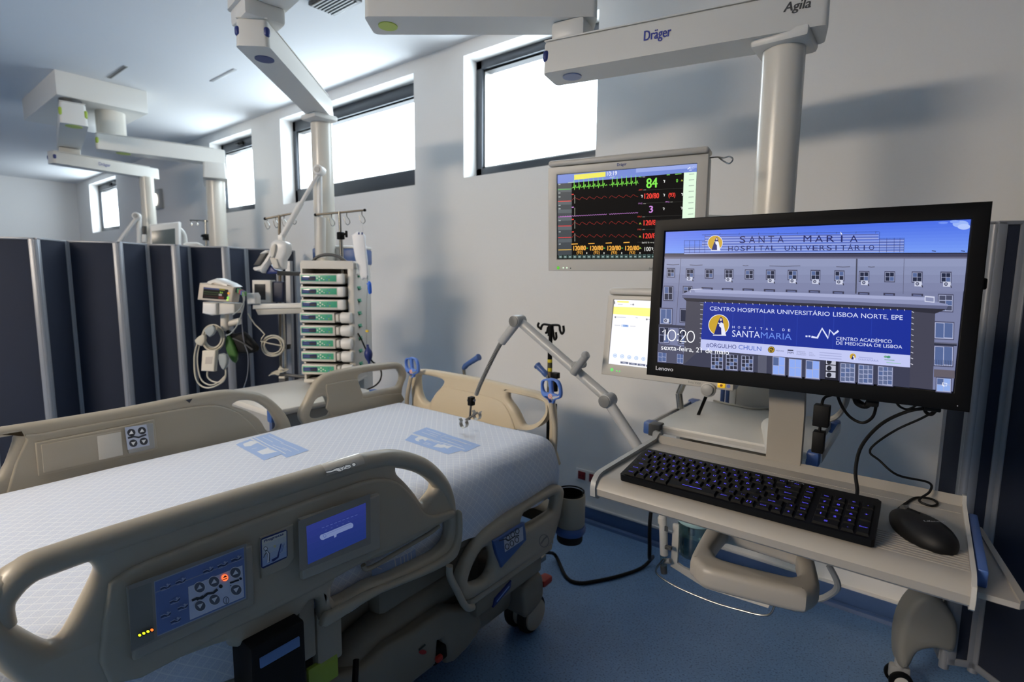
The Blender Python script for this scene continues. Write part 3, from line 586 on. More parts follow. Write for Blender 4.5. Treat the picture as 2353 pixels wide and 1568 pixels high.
rows = [
 [(0, 1.25, 'Ctrl'), (1.25, 1, 'Win'), (2.25, 1, '|'), (3.25, 1.25, 'Alt'), (4.5, 4.5, '_'), (9, 1.25, 'AltGr'), (10.25, 1, 'Fn'), (11.25, 1, '[ ]'), (12.25, 1.25, 'Ctrl'), (13.5, .9, '←'), (14.4, .9, '↓'), (15.3, .9, '→')],
 [(0, 1.4, 'Shift')]+[(1.4+i, 1, c) for i, c in enumerate('<ZXCVBNM,.-')]+[(12.4, 1.9, 'Shift'), (14.4, .9, '↑'), (15.3, .9, 'End')],
 [(0, 1.7, 'Caps')]+[(1.7+i, 1, c) for i, c in enumerate('ASDFGHJKLÇºª')]+[(13.7, 1.4, 'Enter'), (15.3, .9, 'PgDn')],
 [(0, 1.4, 'Tab')]+[(1.4+i, 1, c) for i, c in enumerate('QWERTYUIOP+´')]+[(13.4, 1.7, 'Enter'), (15.3, .9, 'PgUp')],
 [(i, 1, c) for i, c in enumerate('\\1234567890?«')]+[(13, 2.1, 'Back'), (15.3, .9, 'Home')],
 [(0, 1.1, 'Esc')]+[(1.25+i*1.06, 1, 'F%d' % (i+1)) for i in range(12)]+[(14.1, 1, 'Prt'), (15.3, .9, 'Del')]]
pad = [[(0, 2, '00'), (2, 1, '.')], [(0, 1, '1'), (1, 1, '2'), (2, 1, '3'), (3, 1, 'Enter')], [(0, 1, '4'), (1, 1, '5'), (2, 1, '6')], [(0, 1, '7'), (1, 1, '8'), (2, 1, '9'), (3, 1, '+')], [(0, 1, 'Num'), (1, 1, '/'), (2, 1, '*'), (3, 1, '-')]]
for r, ks in enumerate(pad): rows[r] += [(16.55+x, w_, t) for x, w_, t in ks]
keys = [(r, x, w_, t) for r, ks in enumerate(rows) for x, w_, t in ks]
def keyshape(b, r, x, w_, t):
    x0, x1, y0, y1 = X0+x*U+.0012, X0+(x+w_)*U-.0012, Y0+r*RP+.0012, Y0+(r+1)*RP-.0012
    if t == '+' and r == 3: y0 -= RP
    if t == 'Enter' and x > 16: y0 -= RP
    if r == 5: y1 -= .0035
    g = .0018; b.add([(x0, y0, 0), (x1, y0, 0), (x1, y1, 0), (x0, y1, 0), (x0+g, y0+g, .0045), (x1-g, y0+g, .0045), (x1-g, y1-g*.6, .0045), (x0+g, y1-g*.6, .0045)], [(4, 5, 6, 7), (0, 1, 5, 4), (1, 2, 6, 5), (2, 3, 7, 6), (3, 0, 4, 7)], KEYM)
    q = Pic(b, Matrix(), dz=0); q.z = .0047
    cx, cy = (x0+x1)/2, (y0+y1)/2
    if t == '_': q.rect(LEG, cx-.019, cy-.0006, cx+.019, cy+.0006); return
    one = len(t) == 1 or t in ('00', '[ ]'); hh = .0046 if one else .0028; wd = min((.0046 if len(t) == 1 and t not in '|,.-´ºI1' else .0016) if one and len(t) == 1 else .0024*len(t), x1-x0-.004)
    q.text(LEG, t, cx-wd/2, cy-hh/2, cx+wd/2, cy-hh/2, hh, (0, 1))
    if one and r in (1, 4) and x < 13: q.text(LEG, '~', cx+.003, cy-.004, cx+.006, cy-.004, .003, (0, 1))
for k_ in keys[:99]:
    b = B(MK); keyshape(b, *k_); b.build('key', kb, keep=True)
if len(keys) > 99:
    b = B(MK)
    for k_ in keys[99:]: keyshape(b, *k_)
    b.build('key', kb, keep=True, kind='stuff')

# mouse
MOUSE = mat('mouse_black', (13, 13, 14), .55, spec=.3)
ms_ = thing('computer_mouse', 'black computer mouse on the right of the white shelf', 'mouse', (.02, 1.105, .971))
Mm = frame((.021, 1.096, .971), V((-.082, .115, 0)), V((-.115, -.082, 0)))
bm = bmesh.new(); bmesh.ops.create_uvsphere(bm, u_segments=40, v_segments=24, radius=1)
for v in bm.verts:
    x, y, z = v.co; wd = .036*(1-.20*x-.12*x*x); v.co = V((x*.068, y*wd, max(z, -.25)*.029*(1-.15*x)+.0075))
b = B(Mm); b.bm(bm, MOUSE); body = b.build('body', ms_, sharp=60)
b = B(Mm); b.tube([(.005, 0, .0372), (.03, 0, .0335), (.055, 0, .0225)], .0012, BLACKM, 6, 4); b.cyl((.04, -.004, .027), (.04, .004, .027), .008, DGREY, n=16); b.build('scroll_wheel', ms_)
zt = 1.008
pc = Pic(B(frame(Mm@V((-.028, 0, .0383)), Mm.to_3x3()@V((0, 1, 0)), Mm.to_3x3()@V((-1, 0, .10)))), Matrix(), dz=2e-4); pc.text(D((190, 190, 194)), 'Lifetech', .017, .003, -.017, .003, .006, (0, -1), -.3); pc.b.build('printed_brand', body)

# cables
def cable(name, label, pts, r, m, cat='cable', n=8, k=6, group=None):
    b = B(); b.tube(pts, r, m, n, k); o = b.build(name, None, pts[0]); o['label'], o['category'] = label, cat
    if group: o['group'] = group
    return o
cable('keyboard_cable', 'thick black cord curving from keyboard back up behind the monitor', [V((-.075, 1.118, 1.0)), atY(1970, 1128, 1.14), atY(1966, 1080, 1.17), atY(1980, 1025, 1.2), atY(2025, 975, 1.22), atY(2085, 946, 1.23), atY(2135, 938, 1.22)], .0032, BLACKM)
cable('mouse_cable', 'thin black cord looping from mouse across the shelf to monitor', [Mm@V((.064, 0, .012)), atZ(2080, 1158, .974), atZ(2105, 1144, .974), atZ(2140, 1147, .974), atZ(2154, 1158, .974), atZ(2138, 1163, .974), atZ(2112, 1150, .978), V((.033, 1.285, .99)), V((.03, 1.31, 1.0)), atY(2062, 1092, 1.25), atY(2020, 1058, 1.25), atY(1999, 1040, 1.25), atY(2012, 1020, 1.25), atY(2060, 988, 1.25), atY(2115, 963, 1.24), atY(2150, 944, 1.22)], .0022, BLACKM)
ad = thing('adapter_cable', 'black cord with two square adapter blocks hanging under the monitor', 'cable', atY(1890, 960, 1.24))
b = B(); b.tube([atY(1912, 908, 1.23), atY(1894, 915, 1.24), atY(1888, 935, 1.24), atY(1884, 985, 1.24), atY(1880, 1010, 1.24), atY(1876, 1040, 1.24)], .0028, BLACKM); b.build('cord', ad)
for x, y, w_, h_ in ((1888, 955, 28, 44), (1881, 1015, 21, 44)):
    c = atY(x, y, 1.24); k = 1.25/F; b = B(); b.box(c+V((-w_*k/2, -.012, -h_*k/2)), c+V((w_*k/2, .012, h_*k/2)), BLACKM, .002); b.build('adapter_block', ad)
cable('display_cable', 'black cord hanging in a loop under the middle of the monitor', [atY(1923, 905, 1.25), atY(1935, 935, 1.26), atY(1955, 960, 1.27), atY(1982, 972, 1.27), atY(2004, 960, 1.26), atY(2012, 938, 1.25), atY(2010, 918, 1.23)], .003, BLACKM)
cable('display_cable', 'short black cord sagging below the right half of the monitor', [atY(2058, 922, 1.22), atY(2068, 935, 1.24), atY(2085, 941, 1.24), atY(2102, 934, 1.22), atY(2108, 926, 1.21)], .0022, BLACKM)
cable('grey_hose', 'grey hose curving down behind the monitor bracket', [atY(1948, 905, 1.32), atY(1942, 930, 1.34), atY(1925, 955, 1.36), atY(1900, 966, 1.36), atY(1870, 965, 1.4)], .006, GREYP)
t = thing('cable_bundle', 'knot of black plugs and cords tucked under the monitor', 'cable', atY(1990, 918, 1.22))
b = B(); b.tube([atY(1962, 910, 1.22), atY(1972, 926, 1.23), atY(1990, 933, 1.23), atY(2003, 920, 1.22), atY(2012, 925, 1.22)], [.004, .007, .006, .007, .004], BLACKM); b.build('cord', t); b = B(); b.tube([atY(2122, 935, 1.22), atY(2128, 948, 1.23), atY(2140, 953, 1.23), atY(2150, 944, 1.22)], .003, BLACKM); b.build('cord', t)
b = B(); c = atY(2008, 925, 1.21); b.box(c-V((.012, .008, .008)), c+V((.008, .008, .01)), BLACKM, .002); b.build('plug', t); b = B(); c = atY(2143, 940, 1.215); b.box(c-V((.012, .008, .004)), c+V((.012, .008, .012)), BLACKM, .002); b.build('plug', t)

# ================================================================== bedside patient monitor
PCc = V((-.79, 1.568, 1.6)); MP = face(PCc, .208, -.057); PW, PH = .443, .277
pm = thing('patient_monitor', 'grey patient monitor with colourful vital sign traces hung below the window', 'patient monitor', PCc+V((0, .08, -.18)))
b = B(MP); b.box((-.254, -.178, -.075), (.254, .166, -.002), MGREY, .012); b.box((-.18, -.12, -.11), (.18, .11, -.07), MGREY, .015); b.build('casing', pm)
b = B(MP); b.box((-.254, .166, -.085), (.254, .186, .006), MGREY, .009, 3); b.build('top_cap', pm)
b = B(MP); b.plate([(-.254, -.178), (.254, -.178), (.254, .164), (-.254, .164)], [[(-PW/2-.001, -PH/2-.001), (PW/2+.001, -PH/2-.001), (PW/2+.001, PH/2+.001), (-PW/2-.001, PH/2+.001)]], .008, .003, MGREY, M=Matrix.Translation((0, 0, .001))); pbz = b.build('bezel', pm)
b = B(MP); b.add([(-PW/2-.002, -PH/2-.002, 0), (PW/2+.002, -PH/2-.002, 0), (PW/2+.002, PH/2+.002, 0), (-PW/2-.002, PH/2+.002, 0)], [(0, 1, 2, 3)], E((20, 18, 17), 1, .12))
h = homog([(163, 240), (1028, 150), (1018, 735.5), (160, 738)], [(-PW/2, PH/2), (PW/2, PH/2), (PW/2, -PH/2), (-PW/2, -PH/2)])
p = Pic(b, Matrix(), h, 3e-5)
p.poly(E((112, 134, 208)), [(163, 240), (1028, 150), (1027, 200), (945, 207), (247, 283), (163, 290)]); p.poly(E((150, 166, 226)), [(640, 190), (1028, 150), (1027, 175), (640, 214)])
p.poly(E((232, 226, 90)), [(262, 236), (452, 214), (452, 242), (262, 266)]); p.text(E((250, 250, 255)), '10:19', 461, 238, 522, 231, 24); p.line(E((190, 196, 226)), [(478, 246), (508, 243)], 4)
p.poly(E((60, 66, 72)), [(163, 290), (247, 284), (246, 712), (161, 715)])
for y in (330, 405, 455, 500, 555, 630): p.poly(E((84, 92, 98)), [(163, y-12), (247, y-15), (247, y+6), (163, y+9)])
for y, c in ((324, (90, 190, 80)), (394, (230, 70, 60)), (486, (170, 90, 170)), (540, (230, 60, 60)), (609, (230, 60, 60)), (683, (220, 180, 80))): p.line(E(c), [(165, y), (245, y-4 if y < 500 else y-2)], 4)
for y in (295, 345, 368, 418, 438, 508, 575, 648): p.line(E((170, 180, 180)), [(168, y), (180, y-1)], 5)
p.poly(E((222, 246, 220)), [(945, 207), (1027, 200), (1018, 735), (937, 735)])
for k in range(9): y = 216+35*k; p.line(E((170, 186, 172)), [(978, y), (1012, y-3)], 5)
p.line(E((235, 240, 255)), [(968, 186), (985, 172), (984, 185)], 5); p.line(E((200, 210, 240)), [(992, 180), (1010, 164), (1010, 182), (992, 184)], 2); p.line(E((220, 226, 250)), [(978, 192), (996, 190)], 4)
GR, RDW, RD, MG, OR, WH = E((130, 230, 80)), E((158, 44, 38)), E((236, 62, 52)), E((208, 140, 222)), E((244, 176, 72)), E((240, 240, 236))
def wave(m, x0, y0, x1, y1, f, per, amp, w_, gap=None):
    P = []; n = int((x1-x0)/per*16)
    for i in range(n+1):
        t = i/n; x = x0+(x1-x0)*t
        if gap and gap[0] < x < gap[1]:
            if len(P) > 1: p.line(m, P, w_)
            P = []; continue
        P.append((x, y0+(y1-y0)*t-amp*f((x-x0)/per % 1)))
    if len(P) > 1: p.line(m, P, w_)
def ecg(t): return 1.0 if .46 < t < .54 else (-.25 if .54 <= t < .62 else (.35*math.sin((t-.7)/.2*PI) if .7 < t < .9 else (.12 if .25 < t < .36 else 0)))
def art(t): return math.sin(t/.35*PI/2) if t < .35 else (1-(t-.35)/.65)*(1+.15*math.sin(t*18))
wave(GR, 248, 314, 658, 276, ecg, 29, 48, 2.2, (464, 476)); wave(RDW, 250, 386, 656, 360, art, 45, 15, 1.6, (464, 474)); wave(MG, 178, 484, 656, 455, lambda t: math.sin(2*PI*t), 14, 2, 1.8, (462, 475)); wave(RDW, 250, 534, 654, 523, art, 45, 17, 1.6, (460, 474)); wave(RDW, 250, 608, 654, 606, art, 45, 17, 1.6, (460, 474))
for y in (355, 430, 505, 582): p.line(E((170, 170, 160)), [(266, y), (266, y+50)], 2.5)
for y, c in ((352, RD), (428, MG), (500, RD), (575, RD)): p.line(c, [(248, y), (260, y-1)], 6)
p.line(E((190, 210, 190)), [(226, 284), (262, 279)], 3)
p.text(GR, '84', 708, 306, 776, 300, 58, bold=1.6); p.text(RD, '120/80', 696, 370, 788, 365, 31, bold=1); p.text(RD, '(93)', 850, 357, 892, 354, 24, bold=.8); p.text(MG, '3', 728, 454, 750, 452, 40, bold=1.4); p.text(RD, '120/80', 694, 532, 790, 528, 31, bold=1); p.text(RD, '120/80', 692, 612, 790, 610, 31, bold=1); p.text(GR, '0', 896, 267, 908, 266, 20)
for x0, x1 in ((258, 333), (361, 440), (468, 551), (580, 667)): p.text(OR, '120/80', x0, 686, x1, 684, 27, bold=1); p.text(OR, '(93)', (x0+x1)/2-18, 708, (x0+x1)/2+18, 707, 18); p.line(OR, [(x0-12, 648-(x0-258)*.03), (x0+26, 646-(x0-258)*.03)], 5); p.line(E((200, 200, 190)), [(x1+6, 697), (x1+6, 707)], 6); p.line(E((90, 200, 90)), [(x1+4, 672), (x1+13, 672)], 4)
p.text(WH, '100', 702, 691, 742, 690, 25); p.text(WH, '3', 757, 703, 766, 703, 16); p.text(WH, '8', 764, 665, 772, 665, 16)
for x, y, t, m in ((661, 244, 'FC', GR), (660, 322, 'ART', RD), (660, 404, 'PVC', MG), (656, 484, 'PA1', RD), (656, 562, 'PA2', RD), (684, 642, 'SpO2 %', WH), (832, 392, 'PPC', MG), (758, 642, 'PLS', WH)): p.text(m, t, x, y, x+8*len(t), y-1, 8); p.line(E((150, 150, 140)), [(x+8*len(t)+6, y-4), (x+8*len(t)+22, y-5)], 4)
for x, y in ((679, 356), (819, 263), (820, 346), (819, 430), (936, 340), (935, 424), (750, 676)): p.line(WH, [(x-4, y-6), (x+5, y-6), (x+2, y+7)], 4)
for x, y in ((672, 521), (672, 601), (934, 255), (674, 672)): p.line(E((200, 210, 80)), [(x-5, y+5), (x, y-5), (x+6, y+5)], 3)
p.line(E((120, 190, 90)), [(836, 224), (856, 222)], 5); p.line(E((120, 190, 90)), [(890, 219), (930, 214)], 5)
for x in range(21): p.rect(E((58, 78, 76)), 168+29*x, 715-.3*x, 192+29*x, 734); p.line(E((170, 190, 186)), [(174+29*x, 725), (186+29*x, 725)], 6)
for yy in (330, 408, 488, 566, 644): p.line(E((54, 54, 50)), [(655, yy-8), (942, yy-28+(yy-330)*.055)], 1.6)
b.build('display', pm, keep=True)
pc = Pic(B(MP@Matrix.Translation((0, 0, .0054))), Matrix(), h, 1e-4); pc.text(D((52, 62, 120)), 'Dräger', 526, 180, 583, 173, 17, bold=.7); pc.text(D((90, 88, 84)), 'Infinity', 733, 807, 795, 806, 15, ital=.2); pc.b.build('printed_brand', pbz)
for x, y, c, r in ((166, 791, (96, 190, 60), .0055), (197, 791, (225, 250, 220), .0028), (219, 791, (225, 250, 220), .0028), (241, 794, (40, 50, 40), .002)):
    u, v = h(x, y); b = B(MP); b.ball((u, v, .005), (r, r, .002), E(c), 12); b.build('indicator_light', pbz)
b = B(); q = MP@V((.254, .155, -.02)); e1, e2 = atY(1662, 363, 1.62), atY(1682, 368, 1.62)
b.tube([q, atY(1648, 361, 1.63), e1, atY(1676, 360, 1.62), atY(1684, 366, 1.62), atY(1676, 376, 1.62), atY(1664, 371, 1.62), atY(1652, 362, 1.63)], .0022, STEEL, 8, 5); b.build('wire_hook', pm, label='thin steel wire loop')
b = B(); b.tube([MP@V((.1, 0, -.09)), MP@V((.2, -.02, -.2)), V((-.40, 1.86, 1.57))], .025, PEND, 12, 4); b.build('bracket_arm', pm)

# ================================================================== ventilator
VC = V((-.624, 1.565, 1.224)); MV = face(VC, .026, .13); VW, VH = .416, .287
ve = thing('ventilator', 'grey ventilator display with white screen and rotary knob under patient monitor', 'ventilator', VC+V((0, .05, -.15)))
Vmap = lambda x, y: (lambda q: (q.x, q.y))(MV.inverted()@atP(x/2.704+1220, y/2.704+320, VC, MV.to_3x3()@V((0, 0, 1))))
b = B(MV); b.box((-VW/2, -VH/2, -.07), (VW/2, VH/2-.02, -.002), MGREY, .014); b.build('casing', ve)
b = B(MV); b.box((-VW/2, VH/2-.022, -.08), (VW/2, VH/2+.002, .006), WHITE2, .01, 3); b.build('top_cap', ve)
q0, q1 = Vmap(505, 997), Vmap(497, 1397); dx0, dx1, dy0, dy1 = (q0[0]+q1[0])/2, VW/2-.03, q1[1], q0[1]
b = B(MV); b.plate([(-VW/2, -VH/2), (VW/2, -VH/2), (VW/2, VH/2-.024), (-VW/2, VH/2-.024)], [[(dx0, dy0), (dx1, dy0), (dx1, dy1), (dx0, dy1)]], .008, .003, MGREY, M=Matrix.Translation((0, 0, .001))); vb = b.build('bezel', ve)
b = B(MV); b.add([(dx0-.002, dy0-.002, 0), (dx1+.002, dy0-.002, 0), (dx1+.002, dy1+.002, 0), (dx0-.002, dy1+.002, 0)], [(0, 1, 2, 3)], E((246, 246, 254)))
p = Pic(b, Matrix(), Vmap, 3e-5)
p.poly(E((246, 228, 110)), [(536, 1004), (608, 1006), (608, 1018), (536, 1015)]); p.poly(E((250, 238, 120)), [(508, 1040), (1000, 1062), (1000, 1122), (505, 1086)]); p.line(E((60, 60, 70)), [(520, 1008), (521, 1026)], 5)
for x0, y, x1 in ((540, 1026, 570), (616, 1028, 640), (535, 1106, 590), (650, 1109, 665), (728, 1120, 757), (520, 1156, 556), (616, 1162, 650)): p.line(E((190, 194, 206)), [(x0, y), (x1, y+2)], 5)
for x, y in ((525, 1106), (720, 1120), (636, 1028)): p.disc(E((120, 124, 136)), x, y, 6)
p.poly(E((120, 160, 220)), [(564, 1152), (606, 1155), (606, 1168), (564, 1166)]); p.line(E((230, 240, 255)), [(570, 1153), (570, 1166)], 4); p.line(E((60, 90, 150)), [(588, 1160), (596, 1160)], 4)
for k in range(9): x = 523+44*k; y = 1345+5.3*k; p.disc(E((160, 190, 232)), x, y, 12); p.disc(E((228, 238, 252)), x, y, 8.5); p.line(E((100, 140, 210)), [(x-4, y), (x+4, y)], 4)
for k in range(8): x = 557+53*k; y = 1381+6.8*k; p.poly(E((92, 100, 128)), [(x, y), (x+49, y+5), (x+49, y+18), (x, y+13)]); p.line(E((190, 196, 216)), [(x+14, y+8), (x+36, y+11)], 4)
b.build('display', ve, keep=True)
for x, y, r in ((507, 1433, .0058), (537, 1441, .0026), (554, 1443, .0026)):
    u, v = Vmap(x, y); b = B(MV); b.ball((u, v, .005), (r, r, .002), E((110, 220, 110)), 14); b.build('indicator_light', vb)
def vpx(x, y): return Vmap((x-1220)*2.704, (y-320)*2.704)
u, v = vpx(1630, 896); b = B(MV); b.cyl((u, v, .004), (u, v, .018), .021, MGREY, n=36, bev=.003); b.cyl((u, v, .018), (u, v, .026), .017, GREYP, n=36, bev=.003); b.build('rotary_knob', ve, label='grey round knob')
u, v = vpx(1659, 886); b = B(MV); b.box((u-.011, v-.007, .004), (u+.011, v+.007, .008), mat('alarm_yellow', (235, 190, 30), .4, 0, (235, 190, 30), .35), .002); b.ball((u, v, .008), (.004, .004, .001), D((150, 90, 20)), 10); b.build('alarm_key', ve, label='yellow alarm key')
u, v = vpx(1675, 888); b = B(MV); b.cyl((u, v, .004), (u, v, .006), .005, D((90, 110, 190)), n=16); b.build('power_key', ve)
q = [vpx(1583, 880), vpx(1611, 884)]; pc = Pic(B(MV@Matrix.Translation((0, 0, .0054))), Matrix(), dz=1e-4); pc.text(D((110, 108, 104)), 'Evita V500', *q[0], *q[1], .006, (0, 1)); pc.b.build('printed_name', vb)
b = B(); b.tube([MV@V((.05, 0, -.06)), V((-.5, 1.8, 1.22)), V((-.40, 1.87, 1.22))], .03, PEND, 12, 4); b.build('bracket_arm', ve)
cable('data_cable', 'pale cord lying across the shelf behind the monitor bracket', [atZ(1640, 921, .905), atZ(1690, 932, .905), atZ(1740, 940, .905), atZ(1790, 935, .905), V((-.35, 2.0, .98))], .004, CABLE)

# jointed holder arm with gooseneck
ha = thing('circuit_holder_arm', 'grey jointed arm with gooseneck reaching over the bed head', 'holder arm', atY(1500, 1080, 1.52)); yA = 1.5
J = [atY(1505, 1085, yA), atY(1397, 920, yA), atY(1190, 738, yA)]
CLIP = mat('clip_steel', (176, 174, 168), .38, .55)
ARM = mat('arm_grey', (176, 176, 174), .35); ARMD = mat('arm_joint_grey', (112, 112, 110), .4)
for i in (0, 1):
    d = (J[i+1]-J[i]).normalized(); b = B(); b.tube([J[i]+V((0, .008 if i else -.004, 0)), J[i+1]+V((0, .008 if i else -.004, 0))], .017, ARM, 20, 1); b.build('arm_segment', ha)
for j in (1, 2):
    b = B(); b.cyl(J[j]+V((0, -.026, 0)), J[j]+V((0, .026, 0)), .022, ARM, n=32, bev=.003); b.cyl(J[j]+V((0, -.029, 0)), J[j]+V((0, -.025, 0)), .0197, ARMD, n=32, bev=.001); b.build('joint', ha)
b = B(); b.tube([J[0], J[0]*.5+V((-.70, 1.71, .885))*.5+V((0, 0, -.01)), V((-.70, 1.71, .885))], .016, ARM, 16, 4); b.box((-.72, 1.675, .862), (-.68, 1.72, .905), DGREY, .004); b.build('rail_clamp', ha)
b = B(); b.tube([J[2], atY(1153, 786, yA)], .0165, ARM, 20, 1); b.build('end_sleeve', ha)
kp = atY(1333, 838, yA); b = B(); b.tube([atY(1317, 858, yA-.03), atY(1349, 815, yA-.03)], [.014, .012], GREYP, 16, 1); b.ball(atY(1345, 817, yA-.03), .014, GREYP); b.cyl(kp+V((0, -.035, 0)), kp+V((0, .02, 0)), .014, GREYP); b.build('clamp_knob', ha)
g = [atY(x, y, yA) for x, y in ((1152, 786), (1138, 812), (1120, 848), (1105, 880), (1094, 908))]
b = B(); b.tube(g, .0072, DGREY, 12, 6)
gg = catmull(g, 12)
for i in range(0, len(gg)-1): 
    d = (gg[i+1]-gg[i]).normalized(); b.cyl(gg[i]-d*.0008, gg[i]+d*.0008, .0086, GREYP, n=12)
b.build('gooseneck', ha)
c = atY(1083, 922, yA); b = B(); b.box(c-V((.011, .012, .018)), c+V((.011, .012, .018)), BLACK, .004); b.cyl(c+V((-.018, 0, 0)), c+V((.018, 0, .006)), .006, STEEL, n=12); b.tube([c, atY(1079, 965, yA)], .004, DGREY, 8, 1); b.tube([atY(1070, 966, yA-.015), atY(1098, 948, yA+.015)], .0045, DGREY, 8, 1); b.build('clamp_block', ha)
for x, y, dy in ((1067, 972, -.015), (1097, 953, .015)):
    c = atY(x, y, yA+dy); b = B()
    P = [c+V((math.cos(a)*.017-.002, 0, math.sin(a)*.017-.004)) for a in [PI*.80+i*(PI*1.4)/12 for i in range(13)]]
    P = [P[0]+V((-.008, 0, .008))]+P+[P[-1]+V((.006, 0, .010))]
    vs = []; 
    for q in P: vs += [q+V((0, -.009, 0)), q+V((0, .009, 0))]
    fs = [(2*i, 2*i+1, 2*i+3, 2*i+2) for i in range(len(P)-1)]; b.add(vs, fs, CLIP); b.build('hose_clip', ha)

# suction set under the shelf
yS = 1.78; su = thing('suction_unit', 'white suction set with clear canister below the keyboard shelf', 'suction unit', atY(1530, 1310, yS))
b = B(); b.tube([atY(1523, 1170, yS), atY(1526, 1275, yS)], .0145, WHITE2, 20, 1); b.tube([atY(1522, 1190, yS), atY(1522.5, 1203, yS)], .0165, WHITE2, 20, 1); c = atY(1531, 1216, yS-.013); b.box(c-V((.006, .002, .009)), c+V((.006, .002, .009)), D((70, 72, 74))); b.build('flow_tube', su)
b = B(); b.tube([atY(1524, 1275, yS), atY(1526, 1318, yS)], .0115, CLEAR, 16, 1); b.tube([atY(1524, 1300, yS-.001), atY(1526, 1317, yS)], .012, DGREY, 16, 1); b.build('water_trap', su)
b = B(); a = [atY(x, y, yS+.02) for x, y in ((1546, 1205), (1561, 1208), (1556, 1295), (1570, 1305), (1640, 1338), (1770, 1388), (1765, 1398), (1620, 1352), (1541, 1302))]
vs = a+[q+V((0, .012, 0)) for q in a]; n = len(a); b.add(vs, [tuple(range(n)), tuple(range(n, 2*n))[::-1]]+[(i, (i+1) % n, n+(i+1) % n, n+i) for i in range(n)], WHITE2); b.build('bracket', su)
b = B(); b.tube([atY(x, y, yS-.02) for x, y in ((1526, 1285), (1508, 1308), (1515, 1325), (1560, 1352), (1640, 1385), (1720, 1408), (1755, 1415), (1772, 1410), (1780, 1392))], .0034, STEEL, 10, 6); b.build('wire_loop', su)
c = atY(1597, 1232, yS+.05); b = B(); b.lathe([(0, 0), (.05, 0), (.056, .01), (.06, .12), (.058, .125), (.052, .012), (0, .008)], c-V((0, 0, .07)), (0, 0, 1), CLEAR, 32); b.build('canister', su)
b = B(); b.cyl(c+V((0, 0, .055)), c+V((0, 0, .072)), .064, mat('canister_lid', (150, 182, 186), .3), n=32, bev=.004); b.build('canister_lid', su)
b = B(); b.tube([atY(1540, 1290, yS), atY(1524, 1290, yS)], .01, GREYP, 12, 1); c = atY(1536, 1259, yS-.01); b.box(c-V((.012, .008, .006)), c+V((.012, .008, .006)), DGREY, .002); b.build('valve', su)
cable('grey_hose', 'grey looped hose hanging behind the hand loop of the keyboard shelf', [atY(1905, 1300, 1.7), atY(1925, 1345, 1.7), atY(1905, 1368, 1.72), atY(1870, 1378, 1.74), atY(1800, 1370, 1.78)], .009, GREYP)
cable('power_cable', 'thick black power cable curving over the blue floor beside the bed', [V((-1.3, 1.86, .45)), V((-1.28, 1.84, .2)), atZ(1275, 1275, .03), atZ(1300, 1325, .009), atZ(1330, 1340, .009), atZ(1380, 1334, .009), atZ(1430, 1322, .009), atZ(1475, 1305, .01), atZ(1500, 1280, .05), V((-.83, 2.0, .25)), V((-.8, 2.0, .55)), V((-.52, 2.03, .7))], .008, BLACKM, n=10)

# ================================================================== hospital bed (head at the window wall)
bed = thing('hospital_bed', 'beige hospital bed with raised side rails and control panels', 'bed', (-1.57, .65, 0))
def yz(X): return frame((X, 0, 0), (0, 1, 0), (0, 0, 1))
def mapX(sc, ox, oy, X): return lambda x, y: (lambda q: (q.y, q.z))(atX(x/sc+ox, y/sc+oy, X))
XN = -1.05
rail_out = [(.083, .925), (.105, .944), (.138, .957), (.177, .960), (.26, .964), (.45, .963), (.60, .960), (.70, .960), (.787, .956), (.863, .942), (.944, .908), (1.002, .863), (1.046, .805), (1.075, .738), (1.088, .69), (1.088, .64), (1.078, .59), (1.05, .568), (.97, .566), (.828, .585), (.76, .592), (.667, .587), (.635, .584), (.628, .64), (.60, .655), (.56, .63), (.44, .635), (.42, .66), (.33, .675), (.22, .69), (.14, .73), (.095, .80), (.078, .87)]
holeR = [(.862, .905), (.862, .884), (.888, .854), (.92, .813), (.945, .775), (.957, .767), (.97, .774), (.996, .793), (.995, .817), (.954, .861), (.909, .892), (.88, .905)]
holeL = [(.212, .922), (.184, .925), (.141, .919), (.122, .906), (.113, .888), (.115, .868), (.129, .844), (.152, .812), (.163, .804), (.174, .81), (.194, .842), (.218, .886), (.223, .904)]
slot = [(.669, .622), (.672, .680), (.77, .680), (.83, .674), (.917, .676), (.97, .678), (1.048, .686), (1.057, .665), (1.053, .632), (1.037, .612), (.988, .602), (.883, .607), (.824, .611), (.765, .622)]
sr = B(); sr.plate(rail_out, [holeR, holeL, slot], .05, .019, BEIGE, M=yz(XN-.025), k=3)
side = sr.build('side_rail', bed, sharp=50)
b = B(); g = [(.112, .86), (.108, .90), (.135, .937), (.18, .944), (.30, .946), (.45, .945), (.60, .942), (.70, .942), (.79, .937), (.858, .924), (.936, .888), (.990, .846), (1.034, .79), (1.06, .73), (1.068, .69)]
b.tube([(XN-.018, y, z) for y, z in g], [.012, .018]+[.0235]*(len(g)-4)+[.02, .014], BEIGE, 18, 5); b.build('grab_rail', side)
b = B(); pn = [(.225, .70), (.232, .86), (.25, .885), (.30, .895), (.5, .902), (.70, .902), (.79, .895), (.85, .868), (.90, .815), (.935, .762), (.96, .738), (.99, .726), (1.05, .718), (1.062, .708), (1.045, .698), (.9, .692), (.83, .690), (.76, .697), (.6, .688), (.4, .69)]
b.plate(pn, [], .022, .008, BEIGE2, M=yz(XN), k=3); b.build('rail_panel', side)
b = B(); b.plate([(.628, .585), (.76, .592), (.83, .585), (.97, .566), (1.05, .566), (1.078, .59), (1.09, .64), (1.088, .70), (1.075, .705), (1.072, .65), (1.06, .612), (1.035, .594), (.97, .588), (.88, .596), (.82, .602), (.765, .612), (.66, .614), (.63, .614)], [], .022, .008, BEIGE2, M=yz(XN+.004), k=3); b.build('lower_bumper', side)
